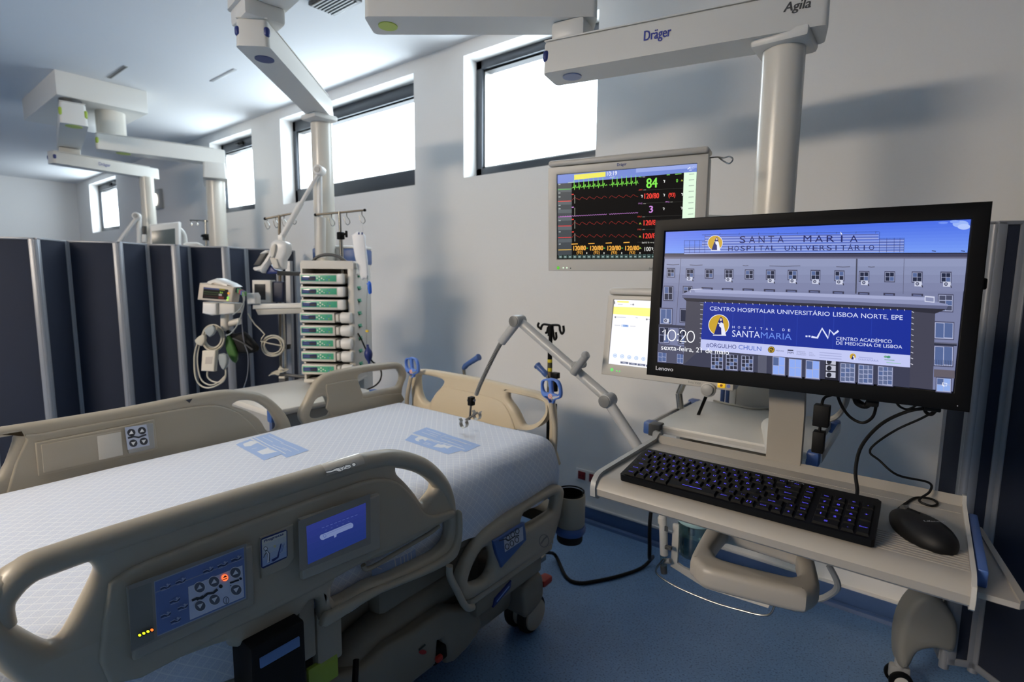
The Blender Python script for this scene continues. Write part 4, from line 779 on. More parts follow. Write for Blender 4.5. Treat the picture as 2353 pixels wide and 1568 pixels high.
b = B(); b.tube([(XN-.03, y, z) for y, z in ((.765, .664), (.772, .65), (.80, .646), (.86, .650), (.95, .656), (1.0, .660), (1.032, .668))], .0065, BEIGE, 10, 5); b.build('release_handle', side)
b = B(); b.plate([(.485, .775), (.487, .864), (.56, .866), (.56, .79), (.545, .775)], [], .014, .004, BEIGE2, M=yz(XN+.009), k=1); b.build('sticker_pad', side)
# nurse control panel
XC = XN+.022
b = B(); b.plate([(.257, .734), (.466, .732), (.467, .860), (.257, .867)], [], .024, .005, mat('panel_bezel', (150, 144, 132), .4), M=yz(XC-.009)); cp = b.build('control_panel', side, label='nurse control panel with arrow keys and small lights')
b = B(yz(XC+.0035)); p = Pic(b, Matrix(), mapX(2.214, 0, 860, XC+.0035), 6e-5)
p.poly(D((134, 132, 126)), [(655, 1078), (1252, 862), (1262, 1145), (668, 1415)]); p.poly(D((120, 120, 116)), [(655, 1100), (770, 1060), (785, 1350), (668, 1410)])
p.poly(D((98, 120, 176)), [(785, 1058), (1240, 882), (1250, 1140), (800, 1334)]); p.line(D((150, 160, 180)), [(785, 1058), (1240, 882), (1250, 1140), (800, 1334)], 6, True); p.line(D((140, 152, 178)), [(790, 1112), (1238, 938)], 5)
p.poly(D((196, 204, 226)), [(958, 1085), (1232, 975), (1240, 1132), (966, 1250)]); p.line(D((206, 210, 222)), [(958, 1085), (1232, 975), (1240, 1132), (966, 1250)], 4, True)
INK, PALE = D((34, 38, 50)), D((218, 222, 230))
for x, y, up in ((1015, 1085, 1), (1088, 1056, 1), (1197, 1010, 1), (1017, 1179, 0), (1090, 1147, 0), (1200, 1097, 0)):
    p.disc(PALE, x, y, 30, 29); p.disc(D((86, 92, 108)), x, y, 27, 26); s_ = -1 if up else 1
    p.poly(PALE, [(x-15, y-s_*9+5), (x+15, y-s_*9-6), (x, y+s_*14)])
p.line(INK, [(975, 1152), (1000, 1140), (1025, 1140), (1055, 1116), (1085, 1112), (1105, 1094)], 12); p.disc(INK, 1121, 1079, 10); p.line(INK, [(1000, 1150), (1030, 1126)], 6)
p.line(INK, [(1168, 1062), (1214, 1046)], 9); p.disc(INK, 1222, 1040, 7); p.line(INK, [(1172, 1072), (1172, 1078)], 5)
p.disc(mat('orange_led', (255, 110, 60), .4, 0, (255, 112, 60), 1.2), 1142, 1035, 17); p.poly(D((70, 20, 10)), [(1130, 1038), (1154, 1029), (1142, 1022)]); p.line(D((70, 20, 10)), [(1130, 1046), (1154, 1037)], 4)
p.ring(D((96, 104, 126)), 1148, 1150, 14, 18, 4); p.line(D((96, 104, 126)), [(1148, 1136), (1148, 1166)], 4)
ICN = D((160, 172, 200)); ICD = D((52, 64, 98))
for x, y in ((838, 1082), (915, 1052), (1055, 996), (1128, 968), (1197, 938), (884, 1150), (924, 1182), (838, 1222), (888, 1250)):
    p.line(ICD, [(x-24, y+12), (x-6, y+2), (x+10, y+6), (x+26, y-12)], 9); p.line(ICN, [(x-26, y+6), (x-6, y-4), (x+10, y), (x+26, y-18)], 4); p.disc(ICN, x+12, y-12, 6); p.line(ICN, [(x-20, y+20), (x+22, y+4)], 4)
for i, (x, y) in enumerate(((706, 1324), (727, 1314), (748, 1305), (768, 1297))): p.disc(D((30, 30, 28)), x, y, 12); p.disc(mat('led_amber', (255, 110, 40), .4, 0, (255, 120, 40), 1.3) if i == 3 else mat('led_yellow', (230, 230, 40), .4, 0, (226, 232, 40), 1.2), x, y, 8, 7)
b.build('button_overlay', cp, keep=True)
# touch display
b = B(); b.plate([(.571, .735), (.779, .722), (.780, .863), (.571, .874)], [], .026, .005, mat('rail_screen_bezel', (160, 153, 140), .4), M=yz(XC-.009)); dp = b.build('touch_display', side, label='touch screen glowing deep blue')
b = B(yz(XC+.0045)); p = Pic(b, Matrix(), mapX(2.76, 500, 1000, XC+.0045), 6e-5)
p.poly(D((140, 136, 128)), [(512, 548), (968, 372), (972, 690), (520, 868)]); 
for k in range(6): p.poly(E(lerp((40, 50, 118), (28, 44, 104), k/5)), [lerp((562, 580), (572, 822), k/6), lerp((940, 430), (941, 655), k/6), lerp((940, 430), (941, 655), (k+1)/6), lerp((562, 580), (572, 822), (k+1)/6)])
PL = E((104, 118, 160)); p.line(PL, [(665, 648), (842, 574)], 34); p.disc(PL, 665, 648, 18); p.disc(PL, 842, 574, 18); p.ring(E((64, 80, 140)), 678, 640, 9, 9, 3); p.poly(PL, [(735, 635), (755, 625), (752, 645), (740, 652)])
for i in range(9): x = 660+26*i; p.line(E((66, 78, 142)), [(x, 590-.38*(x-660)), (x+17, 584-.38*(x-660))], 4)
for i in range(5): x = 680+36*i; p.line(E((58, 70, 132)), [(x, 612-.38*(x-660)), (x+10, 608-.38*(x-660))], 4)
p.line(E((64, 76, 138)), [(690, 628), (845, 562)], 1.5); b.build('display', dp, keep=True)
# seat-exit sticker and lying-figure sticker
b = B(yz(XN+.0175)); p = Pic(b, Matrix(), mapX(2.76, 500, 1000, XN+.0175), 6e-5)
p.poly(D((40, 52, 104)), [(272, 668), (284, 654), (430, 600), (442, 608), (444, 765), (436, 780), (290, 848), (276, 840)])
for k in range(5): p.poly(D(lerp((206, 206, 196), (150, 172, 212), k/4)), [lerp((280, 666), (284, 838), k/5), lerp((436, 608), (438, 770), k/5), lerp((436, 608), (438, 770), (k+1)/5), lerp((280, 666), (284, 838), (k+1)/5)])
NVI = D((38, 48, 112)); p.text(NVI, 'Progressa', 294, 682, 416, 634, 17, ital=.25, bold=.8); p.disc(D((200, 196, 150)), 362, 706, 9)
p.poly(NVI, [(342, 790), (376, 772), (398, 690), (406, 688), (386, 778), (352, 804)]); p.line(NVI, [(346, 792), (344, 804)], 5)
for k in range(3): p.line(D((84, 110, 176)), [(388+9*k, 756-8*k), (404+9*k, 700-6*k)], 3)
p.disc(INK, 303, 720, 13); p.disc(PALE, 303, 720, 10); p.line(INK, [(306, 734), (322, 752), (322, 780), (320, 808)], 16); p.line(PALE, [(308, 736), (321, 753), (320, 780), (318, 806)], 10); p.line(INK, [(308, 745), (296, 762), (290, 778)], 4); p.line(PALE, [(312, 808), (326, 802)], 4)
b.build('exit_sticker', side, keep=True)
b = B(); y0, y1, rr_ = .648, .752, .0243
arc = [math.radians(a) for a in range(8, 100, 8)]; vs, fs = [], []
for y in (y0, y1): vs += [(XN-.018+rr_*math.cos(a), y, .942+rr_*math.sin(a)) for a in arc]
n = len(arc); fs = [(i, i+1, n+i+1, n+i) for i in range(n-1)]; b.add(vs, fs, mat('clear_label', (200, 192, 176), .2, coat=.5))
th_ = math.radians(57); po = V((XN-.018+(rr_+.0012)*math.cos(th_), .7, .942+(rr_+.0012)*math.sin(th_))); Mst = frame(po, (0, 1, 0), (-math.sin(th_), 0, math.cos(th_))); nst = V((math.cos(th_), 0, math.sin(th_)))
p = Pic(b, Mst, lambda x, y: (lambda q: (q.x, q.y))(Mst.inverted()@atP(x/2.76+500, y/2.76+1000, po, nst)), 8e-5)
fig = [(683, 232), (720, 226), (752, 210), (786, 204), (808, 192), (838, 188), (850, 200), (840, 212), (806, 220), (784, 232), (768, 234), (752, 228), (715, 240), (692, 243)]
p.poly(D((232, 234, 232)), fig); p.line(INK, fig, 4.5, True); p.disc(D((232, 234, 232)), 864, 188, 13, 12); p.ring(INK, 864, 188, 13, 12, 4); p.line(INK, [(808, 196), (795, 218), (800, 230)], 4); p.line(INK, [(772, 212), (790, 226)], 4); p.line(INK, [(815, 208), (840, 202)], 4)
b.build('angle_sticker', side, keep=True)
# hanging pump box
b = B(); b.box((-1.10, .445, .36), (-1.012, .563, .652), BLACKM, .006); b.box((-1.014, .462, .60), (-1.008, .548, .622), mat('box_strip', (56, 84, 130), .4, 0, (56, 84, 130), .12), .001); b.build('pump_box', bed, label='black box with glowing blue strip')
b = B(); b.tube([(-1.03, .50, .37), (-1.0, .58, .34), (-1.03, .68, .33), (-1.1, .75, .4)], .008, BLACKM, 8, 5); b.build('pump_hose', bed)
b = B(); b.box((-1.105, .585, .50), (-1.075, .625, .68), BEIGE2, .005); b.box((-1.11, .63, .45), (-1.08, .70, .60), BEIGE2, .008); b.build('rail_hinge', bed)
b = B(); b.box((-1.092, .605, .405), (-1.08, .685, .47), LIME, .003); b.build('lime_tag', bed, label='lime green tag')
# lowered head-end rail
XH = -1.08
ho = [(1.122, .433), (1.136, .474), (1.172, .515), (1.211, .543), (1.282, .565), (1.45, .577), (1.64, .587), (1.69, .582), (1.722, .562), (1.728, .53), (1.70, .44), (1.66, .372), (1.64, .353), (1.4, .352), (1.196, .354), (1.15, .368), (1.128, .395)]
h1 = [(1.166, .434), (1.19, .475), (1.226, .504), (1.255, .506), (1.274, .495), (1.288, .46), (1.288, .43), (1.272, .402), (1.235, .394), (1.18, .41)]
h2 = [(1.445, .534), (1.46, .55), (1.50, .555), (1.655, .551), (1.67, .535), (1.66, .50), (1.64, .488), (1.508, .488), (1.46, .492), (1.442, .512)]
b = B(); b.plate(ho, [h1, h2], .045, .018, BEIGE, M=yz(XH-.0225), k=3); hr = b.build('head_rail', bed, sharp=50)
b = B(); b.plate([(1.275, .515), (1.29, .523), (1.43, .526), (1.446, .515), (1.456, .46), (1.445, .45), (1.33, .415), (1.312, .42)], [], .016, .004, BLUE, M=yz(XH+.002), k=2); hp = b.build('patient_controls', hr, label='blue button plate with grey key symbols')
b = B(yz(XH+.0112)); p = Pic(b, Matrix(), mapX(2.76, 500, 1000, XH+.0112), 6e-5)
p.poly(D((186, 192, 206)), [(1815, 655), (1935, 580), (1940, 665), (1822, 745)])
for x, y in ((1842, 655), (1872, 632), (1900, 610), (1836, 708), (1866, 688), (1897, 665)): p.ring(INK, x, y, 12, 17, 5)
p.line(INK, [(1785, 672), (1822, 660), (1850, 668), (1885, 642), (1912, 638)], 7); b.build('button_overlay', hp, keep=True)
b = B(); p = Pic(B(yz(XH+.001)), Matrix(), mapX(2.76, 500, 1000, XH+.001), 2e-4); p.ring(D((130, 126, 120)), 2070, 672, 30, 40, 6, 16); p.line(D((120, 116, 112)), [(2050, 690), (2070, 660), (2092, 640)], 9); p.b.build('lock_symbol', hr)
b = B(); lv = [atX(x/2.76+500, y/2.76+1000, XH+.01) for x, y in ((1470, 830), (1475, 900), (1520, 990), (1560, 1070), (1590, 1098), (1620, 1090))]
b.tube(lv, .011, BEIGE, 12, 5); b.build('rail_link', hr)
b = B(); b.box((-1.14, 1.18, .325), (-1.09, 1.66, .352), BEIGE, .008); b.box((-1.16, 1.22, .26), (-1.10, 1.6, .325), BEIGED, .01); b.build('rail_mount', hr)
# deck, base, covers, casters
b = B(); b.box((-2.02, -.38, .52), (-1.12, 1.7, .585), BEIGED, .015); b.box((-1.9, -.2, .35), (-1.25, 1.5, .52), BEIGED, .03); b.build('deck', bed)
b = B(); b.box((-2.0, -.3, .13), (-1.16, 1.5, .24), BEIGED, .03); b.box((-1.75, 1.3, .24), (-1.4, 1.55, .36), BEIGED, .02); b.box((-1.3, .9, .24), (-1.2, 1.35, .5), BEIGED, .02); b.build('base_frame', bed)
bc = [atX(x/2.941+600, y/2.941+1200, -1.13) for x, y in ((250, 1082), (470, 1060), (690, 990), (860, 840), (1010, 760), (1250, 590), (1380, 590), (1470, 565), (1500, 690), (1465, 770), (1400, 860), (1310, 950), (1262, 966), (1252, 850), (1230, 800), (1200, 810), (1188, 965), (1110, 1030), (1040, 1085), (600, 1400), (200, 1400))]
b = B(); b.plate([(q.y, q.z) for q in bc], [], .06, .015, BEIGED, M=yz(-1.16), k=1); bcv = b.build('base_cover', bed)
b = B(); a_ = atX(1180/2.941+600, 930/2.941+1200, -1.14); c_ = atX(1230/2.941+600, 815/2.941+1200, -1.14); b.box((-1.2, a_.y-.01, a_.z-.02), (-1.135, c_.y+.02, c_.z), BLACKM, .008); b.box((-1.135, a_.y-.012, a_.z), (-1.118, a_.y+.014, c_.z-.02), RED, .006); b.build('brake_pedal', bed, label='red brake pedal in a dark slot')
p = Pic(B(yz(-1.1285)), Matrix(), mapX(2.941, 600, 1200, -1.1285), 2e-4); p.disc(D((150, 34, 30)), 1092, 880, 26, 16); p.line(D((40, 44, 36)), [(1065, 865), (1085, 850), (1110, 828)], 12); p.b.build('brake_symbol', bcv)
b = B(); q = atX(540/2.941+600, 960/2.941+1200, -1.2); b.tube([q+V((0, -.02, -.02)), q+V((-.02, .12, .02)), q+V((-.03, .5, .03))], .055, BEIGED, 20, 3); b.build('drive_motor', bed)
b = B(); b.plate([(1.30, .262), (1.395, .29), (1.40, .315), (1.31, .29)], [], .012, .003, BLUED, M=yz(-1.098)); p = Pic(b, yz(-1.0915), None, 1e-4); p.line(D((140, 160, 214)), [(1.315, .278), (1.385, .302)], .006); b.build('side_label', bed)
for (cx_, cy_, nm) in ((-1.17, 1.585, 1), (-1.95, 1.585, 0), (-1.17, -.2, 0), (-1.95, -.2, 0)):
    b = B(); b.cyl((cx_+.012, cy_, .0755), (cx_+.052, cy_, .0755), .0755, RUBBER, n=40, bev=.012); b.cyl((cx_-.052, cy_, .0755), (cx_-.012, cy_, .0755), .0755, RUBBER, n=40, bev=.012); cs_ = b.build('caster', bed)
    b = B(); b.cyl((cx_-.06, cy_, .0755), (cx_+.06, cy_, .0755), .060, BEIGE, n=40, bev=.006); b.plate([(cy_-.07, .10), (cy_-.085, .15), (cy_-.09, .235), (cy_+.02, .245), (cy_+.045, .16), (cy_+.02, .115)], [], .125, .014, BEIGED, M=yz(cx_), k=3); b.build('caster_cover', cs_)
q = atX(1240, 1330, -1.2); b = B(); b.box((-1.28, 1.62, .25), (-1.14, 1.69, .275), STEEL, .004); b.box((-1.20, q.y-.03, q.z-.016), (-1.155, q.y+.035, q.z+.016), RED, .01); b.build('steer_pedal', bed, label='red foot pedal')
b = B(); b.box((-1.95, 1.45, .2), (-1.16, 1.66, .30), BEIGED, .02); b.build('head_crossbeam', bed)
# headboard
YH = 1.77
mh = lambda x, y: (lambda q: (q.x, q.z))(atY(x/3.137+880, y/3.137+680, YH))
MH = frame((0, YH, 0), (1, 0, 0), (0, 0, 1))
out = [mh(*q) for q in ((222, 575), (250, 540), (300, 527), (500, 555), (750, 602), (1000, 662), (1120, 690), (1200, 732), (1240, 800), (1250, 950), (1240, 1100), (1225, 1250), (700, 1150), (250, 1000), (225, 760))]
hl = [mh(*q) for q in ((268, 590), (300, 568), (440, 600), (446, 640), (400, 690), (360, 752), (345, 772), (310, 755), (280, 700))]
hrr = [mh(*q) for q in ((915, 705), (940, 700), (1150, 755), (1180, 790), (1178, 840), (1140, 895), (1090, 925), (1035, 930), (1012, 900), (975, 820), (920, 745))]
b = B(); b.plate(out, [hl, hrr], .045, .018, mat('headboard_plastic_lit', (198, 184, 158), .4, bump=.05, bscale=400), M=MH, k=3); hb_ = b.build('headboard', bed, sharp=50)  # lighter than the bed plastic: strong light on the headboard put into its colour
b = B(); b.plate([mh(*q) for q in ((350, 960), (370, 790), (410, 700), (470, 660), (560, 668), (760, 712), (880, 760), (940, 850), (985, 980), (990, 1100), (700, 1080))], [], .02, .006, mat('headboard_plastic_lit', ''), M=MH@Matrix.Translation((0, 0, .018)), k=3); b.build('headboard_panel', hb_)
# two blue-ringed line holders at the head corners
for (x, y, post) in ((209, 505, ((205, 575), (190, 640), (172, 760), (180, 900))), (1212, 672, ((1216, 770), (1222, 850), (1240, 950), (1236, 1100), (1228, 1250)))):
    YL = 1.715; c = atY(x/3.137+880, y/3.137+680, YL); s_ = 2.1/F/3.137
    M = frame(c, (1, 0, .1), (0, 0, 1))
    o2 = [(-30, 72), (0, 80), (30, 76), (70, 62), (90, 20), (92, -30), (78, -62), (30, -80), (18, -104), (-18, -104), (-30, -80), (-75, -52), (-86, -10), (-80, 40), (-60, 68)]
    ha_ = [(-54, 58), (-24, 62), (-14, 40), (-14, -18), (-36, -28), (-58, -16), (-66, 10), (-66, 40)]; hb2 = [(16, 52), (22, 62), (52, 48), (70, 10), (70, -22), (58, -38), (36, -34), (16, -20)]
    sc_ = lambda L: [(q[0]*s_, q[1]*s_) for q in L]
    b = B(); pp = [atY(q[0]/3.137+880, q[1]/3.137+680, YL) for q in post]; b.tube(pp, .0105, BEIGE, 12, 5); lh = b.build('line_holder', bed)
    b = B(M); b.plate(sc_(o2), [sc_(ha_), sc_(hb2)], .018, .006, BLUEB, k=3); rg = b.build('ring_handle', lh, sharp=55)
    b = B(M); b.cyl((0, -50*s_, .007), (0, -50*s_, .0105), 19*s_, D((236, 226, 222)), n=24); p = Pic(b, Matrix.Translation((0, 0, .0108)), None, 5e-5); r_ = D((196, 60, 52)); p.ring(r_, 0, -50*s_, 15*s_, 15*s_, 4*s_); p.line(r_, [(-10*s_, -40*s_), (10*s_, -60*s_)], 4*s_); p.line(D((40, 40, 60)), [(-4*s_, -58*s_), (3*s_, -42*s_)], 4*s_); b.build('warning_sticker', rg)
# push grips
for P_ in (((588, 572), (580, 520), (612, 492), (690, 442)), ((1196, 612), (1180, 572), (1150, 540), (1112, 502))):
    pts = [atY(x/3.137+880, y/3.137+680, 1.84) for x, y in P_]; b = B(); b.tube([pts[0]-V((0, 0, .06)), pts[0], pts[1]], .0085, STEEL, 12, 2); gp = b.build('push_handle', bed)
    b = B(); b.tube([pts[1]-V((0, 0, .004)), pts[1]*.55+pts[2]*.45, pts[2], pts[3]], [.010, .0135, .0125, .0145], BLUE, 16, 5); b.cyl(pts[3]-(pts[3]-pts[2]).normalized()*.006, pts[3]+(pts[3]-pts[2]).normalized()*.004, .0165, BLUE, n=20, bev=.003); b.build('grip', gp, label='blue rubber grip')
# cylinder holder on the head corner
c = atY(1310, 1190, 1.83); c.z = 0; zt_, zb_ = atY(1310, 1135, 1.83).z, atY(1310, 1207, 1.83).z
b = B(); R_ = .062
b.lathe([(R_*.80, zb_), (R_*.9, zb_), (R_, zb_+.01), (R_, zt_-.006), (R_*.97, zt_), (R_*.86, zt_), (R_*.82, zt_-.006), (R_*.8, zb_)], c, (0, 0, 1), BEIGE, 40); ch = b.build('bottle_holder', bed)
b = B(); b.lathe([(R_*.8, zt_-.10), (R_*.81, zt_+.004), (R_*.88, zt_+.006), (R_*.86, zt_-.004), (R_*.78, zt_-.09), (0, zt_-.09)], c, (0, 0, 1), BLACKM, 36); b.tube([c+V((math.cos(a)*R_*.9, math.sin(a)*R_*.9, zt_+.012)) for a in [PI*.1+i*PI*.9/12 for i in range(13)]], .0035, BLACKM, 8, 2); b.build('liner', ch)
b = B(); b.lathe([(R_*.8, zb_-.032), (R_*.98, zb_-.032), (R_*1.07, zb_-.022), (R_*1.07, zb_-.004), (R_*.98, zb_+.004), (R_*.8, zb_+.004)], c, (0, 0, 1), BLUE, 40); b.build('blue_band', ch, label='blue band round the holder')
b = B(); b.cyl(c+V((0, 0, zb_-.07)), c+V((0, 0, zb_-.03)), R_*.88, RUBBER, n=36, bev=.008); b.build('rubber_foot', ch)
b = B(); b.box((-1.50, 1.68, .40), (c.x, 1.80, .46), BEIGED, .015); b.build('holder_bracket', bed)
# far rails
XF = -2.07
fo = [(-.02, .94), (.05, .952), (.249, .952), (.395, .951), (.566, .953), (.75, .961), (.85, .961), (.907, .955), (1.007, .926), (1.076, .868), (1.121, .80), (1.135, .74), (1.13, .66), (1.05, .62), (.6, .62), (.2, .64), (.0, .72), (-.06, .82), (-.06, .90)]
fh = [(.900, .893), (.912, .906), (.94, .908), (.988, .894), (1.039, .85), (1.07, .79), (1.07, .765), (1.045, .758), (1.025, .77), (1.0, .82), (.95, .865)]
fl = [(.255, .922), (.275, .915), (.262, .87), (.245, .83), (.215, .80), (.10, .80), (.02, .83), (.0, .88), (.03, .922)]
b = B(); b.plate(fo, [fh, fl], .045, .018, BEIGE, M=yz(XF-.022), k=3); fr_ = b.build('side_rail', bed, sharp=50)
b = B(); b.plate([(.30, .70), (.30, .905), (.33, .918), (.6, .92), (.78, .918), (.86, .90), (.93, .85), (.985, .77), (1.0, .70)], [], .016, .006, BEIGE2, M=yz(XF), k=3); b.build('rail_panel', fr_)
b = B(); b.plate([(.318, .792), (.318, .895), (.545, .897), (.628, .902), (.632, .80), (.62, .79)], [], .012, .004, BEIGE2, M=yz(XF+.010), k=1); b.plate([(.33, .80), (.33, .887), (.53, .887), (.53, .80)], [], .006, .002, BEIGE, M=yz(XF+.016)); b.box((XF+.014, .465, .802), (XF+.02, .53, .882), mat('pale_insert', (206, 200, 188), .5), .002); pp_ = b.build('inset_plate', fr_)
b = B(); b.box((XF+.012, .545, .802), (XF+.022, .622, .892), GREYP, .004); kp_ = b.build('control_keypad', fr_)
b = B(yz(XF+.0224)); p = Pic(b, Matrix(), mapX(2.214, 0, 860, XF+.0224), 1e-4)
p.poly(D((188, 196, 214)), [(634, 272), (745, 256), (762, 362), (650, 386)])
for x, y, up in ((668, 298, 1), (722, 288, 1), (678, 352, 0), (731, 342, 0)):
    p.disc(INK, x, y, 21, 19); s_ = -1 if up else 1; p.poly(D((236, 238, 240)), [(x-12, y-s_*7+2), (x+12, y-s_*7-2), (x, y+s_*11)])
p.line(INK, [(650, 326), (680, 318), (705, 322), (730, 312), (744, 308)], 9); b.build('button_overlay', kp_, keep=True)
q = atX(968/2.214, 124/2.214+860, XF+.012); b = B(yz(XF-.002)); b.prism([(q.y-.011, .948), (q.y+.011, .950), (q.y, .936)], 0, .004, INK); b.build('marker', fr_)
gm = lambda x, y: (lambda q: (q.y, q.z))(atX(x/4.357+420, y/4.357+780, XF))
go = [gm(*q) for q in ((1185, 745), (1230, 640), (1310, 480), (1370, 400), (1480, 335), (1700, 285), (1900, 252), (2130, 233), (2200, 250), (2245, 310), (2250, 380), (2215, 470), (2195, 600), (2150, 720), (1900, 800), (1600, 850), (1300, 900), (1200, 830))]
gh = [gm(*q) for q in ((1765, 385), (1790, 350), (1850, 335), (2130, 300), (2175, 320), (2195, 370), (2185, 430), (2140, 480), (1960, 515), (1830, 545), (1795, 525), (1780, 470))]
gh2 = [gm(*q) for q in ((1290, 730), (1330, 630), (1370, 590), (1430, 580), (1460, 640), (1490, 720), (1470, 770), (1350, 800), (1290, 780))]
b = B(); b.plate(go, [gh, gh2], .04, .016, BEIGE, M=yz(XF-.02), k=3); fh_ = b.build('head_rail', bed, sharp=50)
b = B(); b.plate([gm(*q) for q in ((1430, 470), (1480, 440), (1720, 400), (1755, 430), (1800, 560), (1830, 590), (2180, 540), (2140, 680), (1500, 760), (1450, 600))], [], .012, .004, BEIGE2, M=yz(XF), k=2); b.build('rail_panel', fh_)

# ================================================================== mattress under a printed sheet
mt = thing('mattress', 'hospital mattress under white diamond woven sheet with pale blue prints', 'mattress', (-1.58, .65, .59))
TOP = .782; HX, CXm, Y0m, Y1m = .462, -1.583, -.40, 1.695; RD_ = .055
sm = bpy.data.materials.new('woven_sheet'); sm.use_nodes = True; nt = sm.node_tree; bs = nt.nodes['Principled BSDF']; bs.inputs['Roughness'].default_value = .85; bs.inputs['Specular IOR Level'].default_value = .15
N_ = nt.nodes.new; Lk = nt.links.new
uvn = N_('ShaderNodeUVMap'); uvn.uv_map = 'cloth'; sep = N_('ShaderNodeSeparateXYZ'); Lk(uvn.outputs[0], sep.inputs[0])
def mth(op, a, c=None):
    n = N_('ShaderNodeMath'); n.operation = op
    for i, q in enumerate((a, c)):
        if q is None: continue
        if isinstance(q, (int, float)): n.inputs[i].default_value = q
        else: Lk(q, n.inputs[i])
    return n.outputs[0]
def grid(pitch, wdt):
    s_ = mth('ADD', sep.outputs[0], sep.outputs[1]); d_ = mth('SUBTRACT', sep.outputs[0], sep.outputs[1]); r = []
    for q in (s_, d_):
        f = mth('FRACT', mth('DIVIDE', q, pitch)); r.append(mth('LESS_THAN', mth('ABSOLUTE', mth('SUBTRACT', f, .5)), wdt))
    return mth('MAXIMUM', r[0], r[1])
big = grid(.031, .055); small = grid(.0078, .22)
mx1 = N_('ShaderNodeMix'); mx1.data_type = 'RGBA'; mx1.inputs[6].default_value = lin((208, 214, 227)); mx1.inputs[7].default_value = lin((217, 221, 231)); Lk(small, mx1.inputs[0])
mx2 = N_('ShaderNodeMix'); mx2.data_type = 'RGBA'; Lk(mx1.outputs[2], mx2.inputs[6]); mx2.inputs[7].default_value = lin((231, 234, 240)); Lk(big, mx2.inputs[0]); Lk(mx2.outputs[2], bs.inputs['Base Color'])
hgt = mth('ADD', mth('MULTIPLY', small, .5), big); bp = N_('ShaderNodeBump'); bp.inputs['Strength'].default_value = .55; bp.inputs['Distance'].default_value = .0012; rp_ = N_('ShaderNodeMapping'); rp_.inputs['Scale'].default_value = (70, 9, 1); Lk(uvn.outputs[0], rp_.inputs['Vector']); rn_ = N_('ShaderNodeTexNoise'); rn_.inputs['Scale'].default_value = 1; rn_.inputs['Detail'].default_value = 3; rn_.inputs['Distortion'].default_value = .4; Lk(rp_.outputs[0], rn_.inputs['Vector'])
hgt2 = mth('ADD', hgt, mth('MULTIPLY', rn_.outputs['Fac'], 2.6)); Lk(hgt2, bp.inputs['Height']); Lk(bp.outputs[0], bs.inputs['Normal'])
def fold(t, half):                  # cloth coordinate -> (position, drop)
    a = abs(t); s_ = 1 if t >= 0 else -1; k = half-RD_
    if a <= k: return t, 0
    l = a-k; q = RD_*PI/2
    if l < q: th = l/RD_; return s_*(k+RD_*math.sin(th)), RD_*(1-math.cos(th))
    return s_*(half+.012*min(1, (l-q)/.1)), RD_+(l-q)
us = [(-HX-.22)+i*(2*HX+.48)/150 for i in range(151)]; vy = [Y0m+i*(Y1m-Y0m+.17)/250 for i in range(251)]
b = B(); vs, uv, fs = [], [], []; YC = (Y0m+Y1m)/2; HY = (Y1m-Y0m)/2
for y in vy:
    for u in us:
        px_, dx = fold(u, HX); t = y-YC; py_, dy = (t, 0) if t < 0 else fold(t, HY)
        d = max(dx, dy)+min(dx, dy)*.25; n1_ = noise.noise(V((u*9, y*2.2, 0)))*.0026+noise.noise(V((u*42, y*5, 3)))*.0011*(1-min(1, max(0, (y-.7)/.6)))
        side_ = min(1, dx/.06); wob = noise.noise(V((y*7, 1.3, d*3)))*.011*side_+noise.noise(V((u*7, 4.3, d*3)))*.008*min(1, dy/.06)
        sag = -.012*math.exp(-((abs(u)-.30)/.16)**2)*0
        zz = TOP+n1_*(1-.5*side_)-d+.010*math.cos(PI*min(1, abs(u)/.46))*0
        bul = .02*math.sin(min(1, dx/.2)*PI) if dx else 0
        x_ = CXm+px_+(1 if u > 0 else -1)*(wob+bul)*(1 if dx else 0); y_ = YC+py_+(wob*.6 if dy else 0)
        vs.append((x_, y_, max(zz, .545+.012*math.sin(y*23)))); uv.append((u, y))
w_ = len(us)
for j in range(len(vy)-1):
    for i in range(w_-1): fs.append((j*w_+i, j*w_+i+1, (j+1)*w_+i+1, (j+1)*w_+i))
b.add(vs, fs, sm); b.uv = uv; sheet = b.build('sheet', mt, sharp=80)
b = B(); b.box((CXm-HX+.03, Y0m+.02, .586), (CXm+HX-.03, Y1m-.03, TOP-.05), BLUED, .04); b.build('mattress_core', mt)
PB, PBW = mat('print_blue', (166, 188, 226), .9, spec=.1), mat('print_white', (226, 229, 236), .9, spec=.1)
def zmap(sc, ox, oy): return lambda x, y: (lambda q: (q.x, q.y))(atZ(x/sc+ox, y/sc+oy, TOP))
def relief(x, y):
    u = x-CXm; return TOP+noise.noise(V((u*9, y*2.2, 0)))*.0026+noise.noise(V((u*42, y*5, 3)))*.0011*(1-min(1, max(0, (y-.7)/.6)))
class ClothPic(Pic):               # ink that follows the ripples of the sheet
    def raw(s, P, fs, m):
        s.z += s.dz; bm = bmesh.new(); V_ = [bm.verts.new((*s.fn(*q), 0)) for q in P]
        for f in fs: bm.faces.new([V_[i] for i in f])
        bmesh.ops.triangulate(bm, faces=bm.faces[:])
        for _ in range(4):
            L = [e for e in bm.edges if e.calc_length() > .012]
            if not L: break
            bmesh.ops.subdivide_edges(bm, edges=L, cuts=1); bmesh.ops.triangulate(bm, faces=bm.faces[:])
        for v in bm.verts: v.co.z = relief(v.co.x, v.co.y)+.0007+s.z
        s.b.bm(bm, m)
def printed(fn, up, lo, line, blobs, txt):
    b = B(); p = ClothPic(b, Matrix(), fn, 9e-5); p.poly(PB, up); p.poly(PB, lo); p.line(PBW, line, 7)
    for bl in blobs: p.poly(PBW, bl)
    for a in txt: p.line(PBW, a, 4)
    b.build('printed_mark', sheet, keep=True)
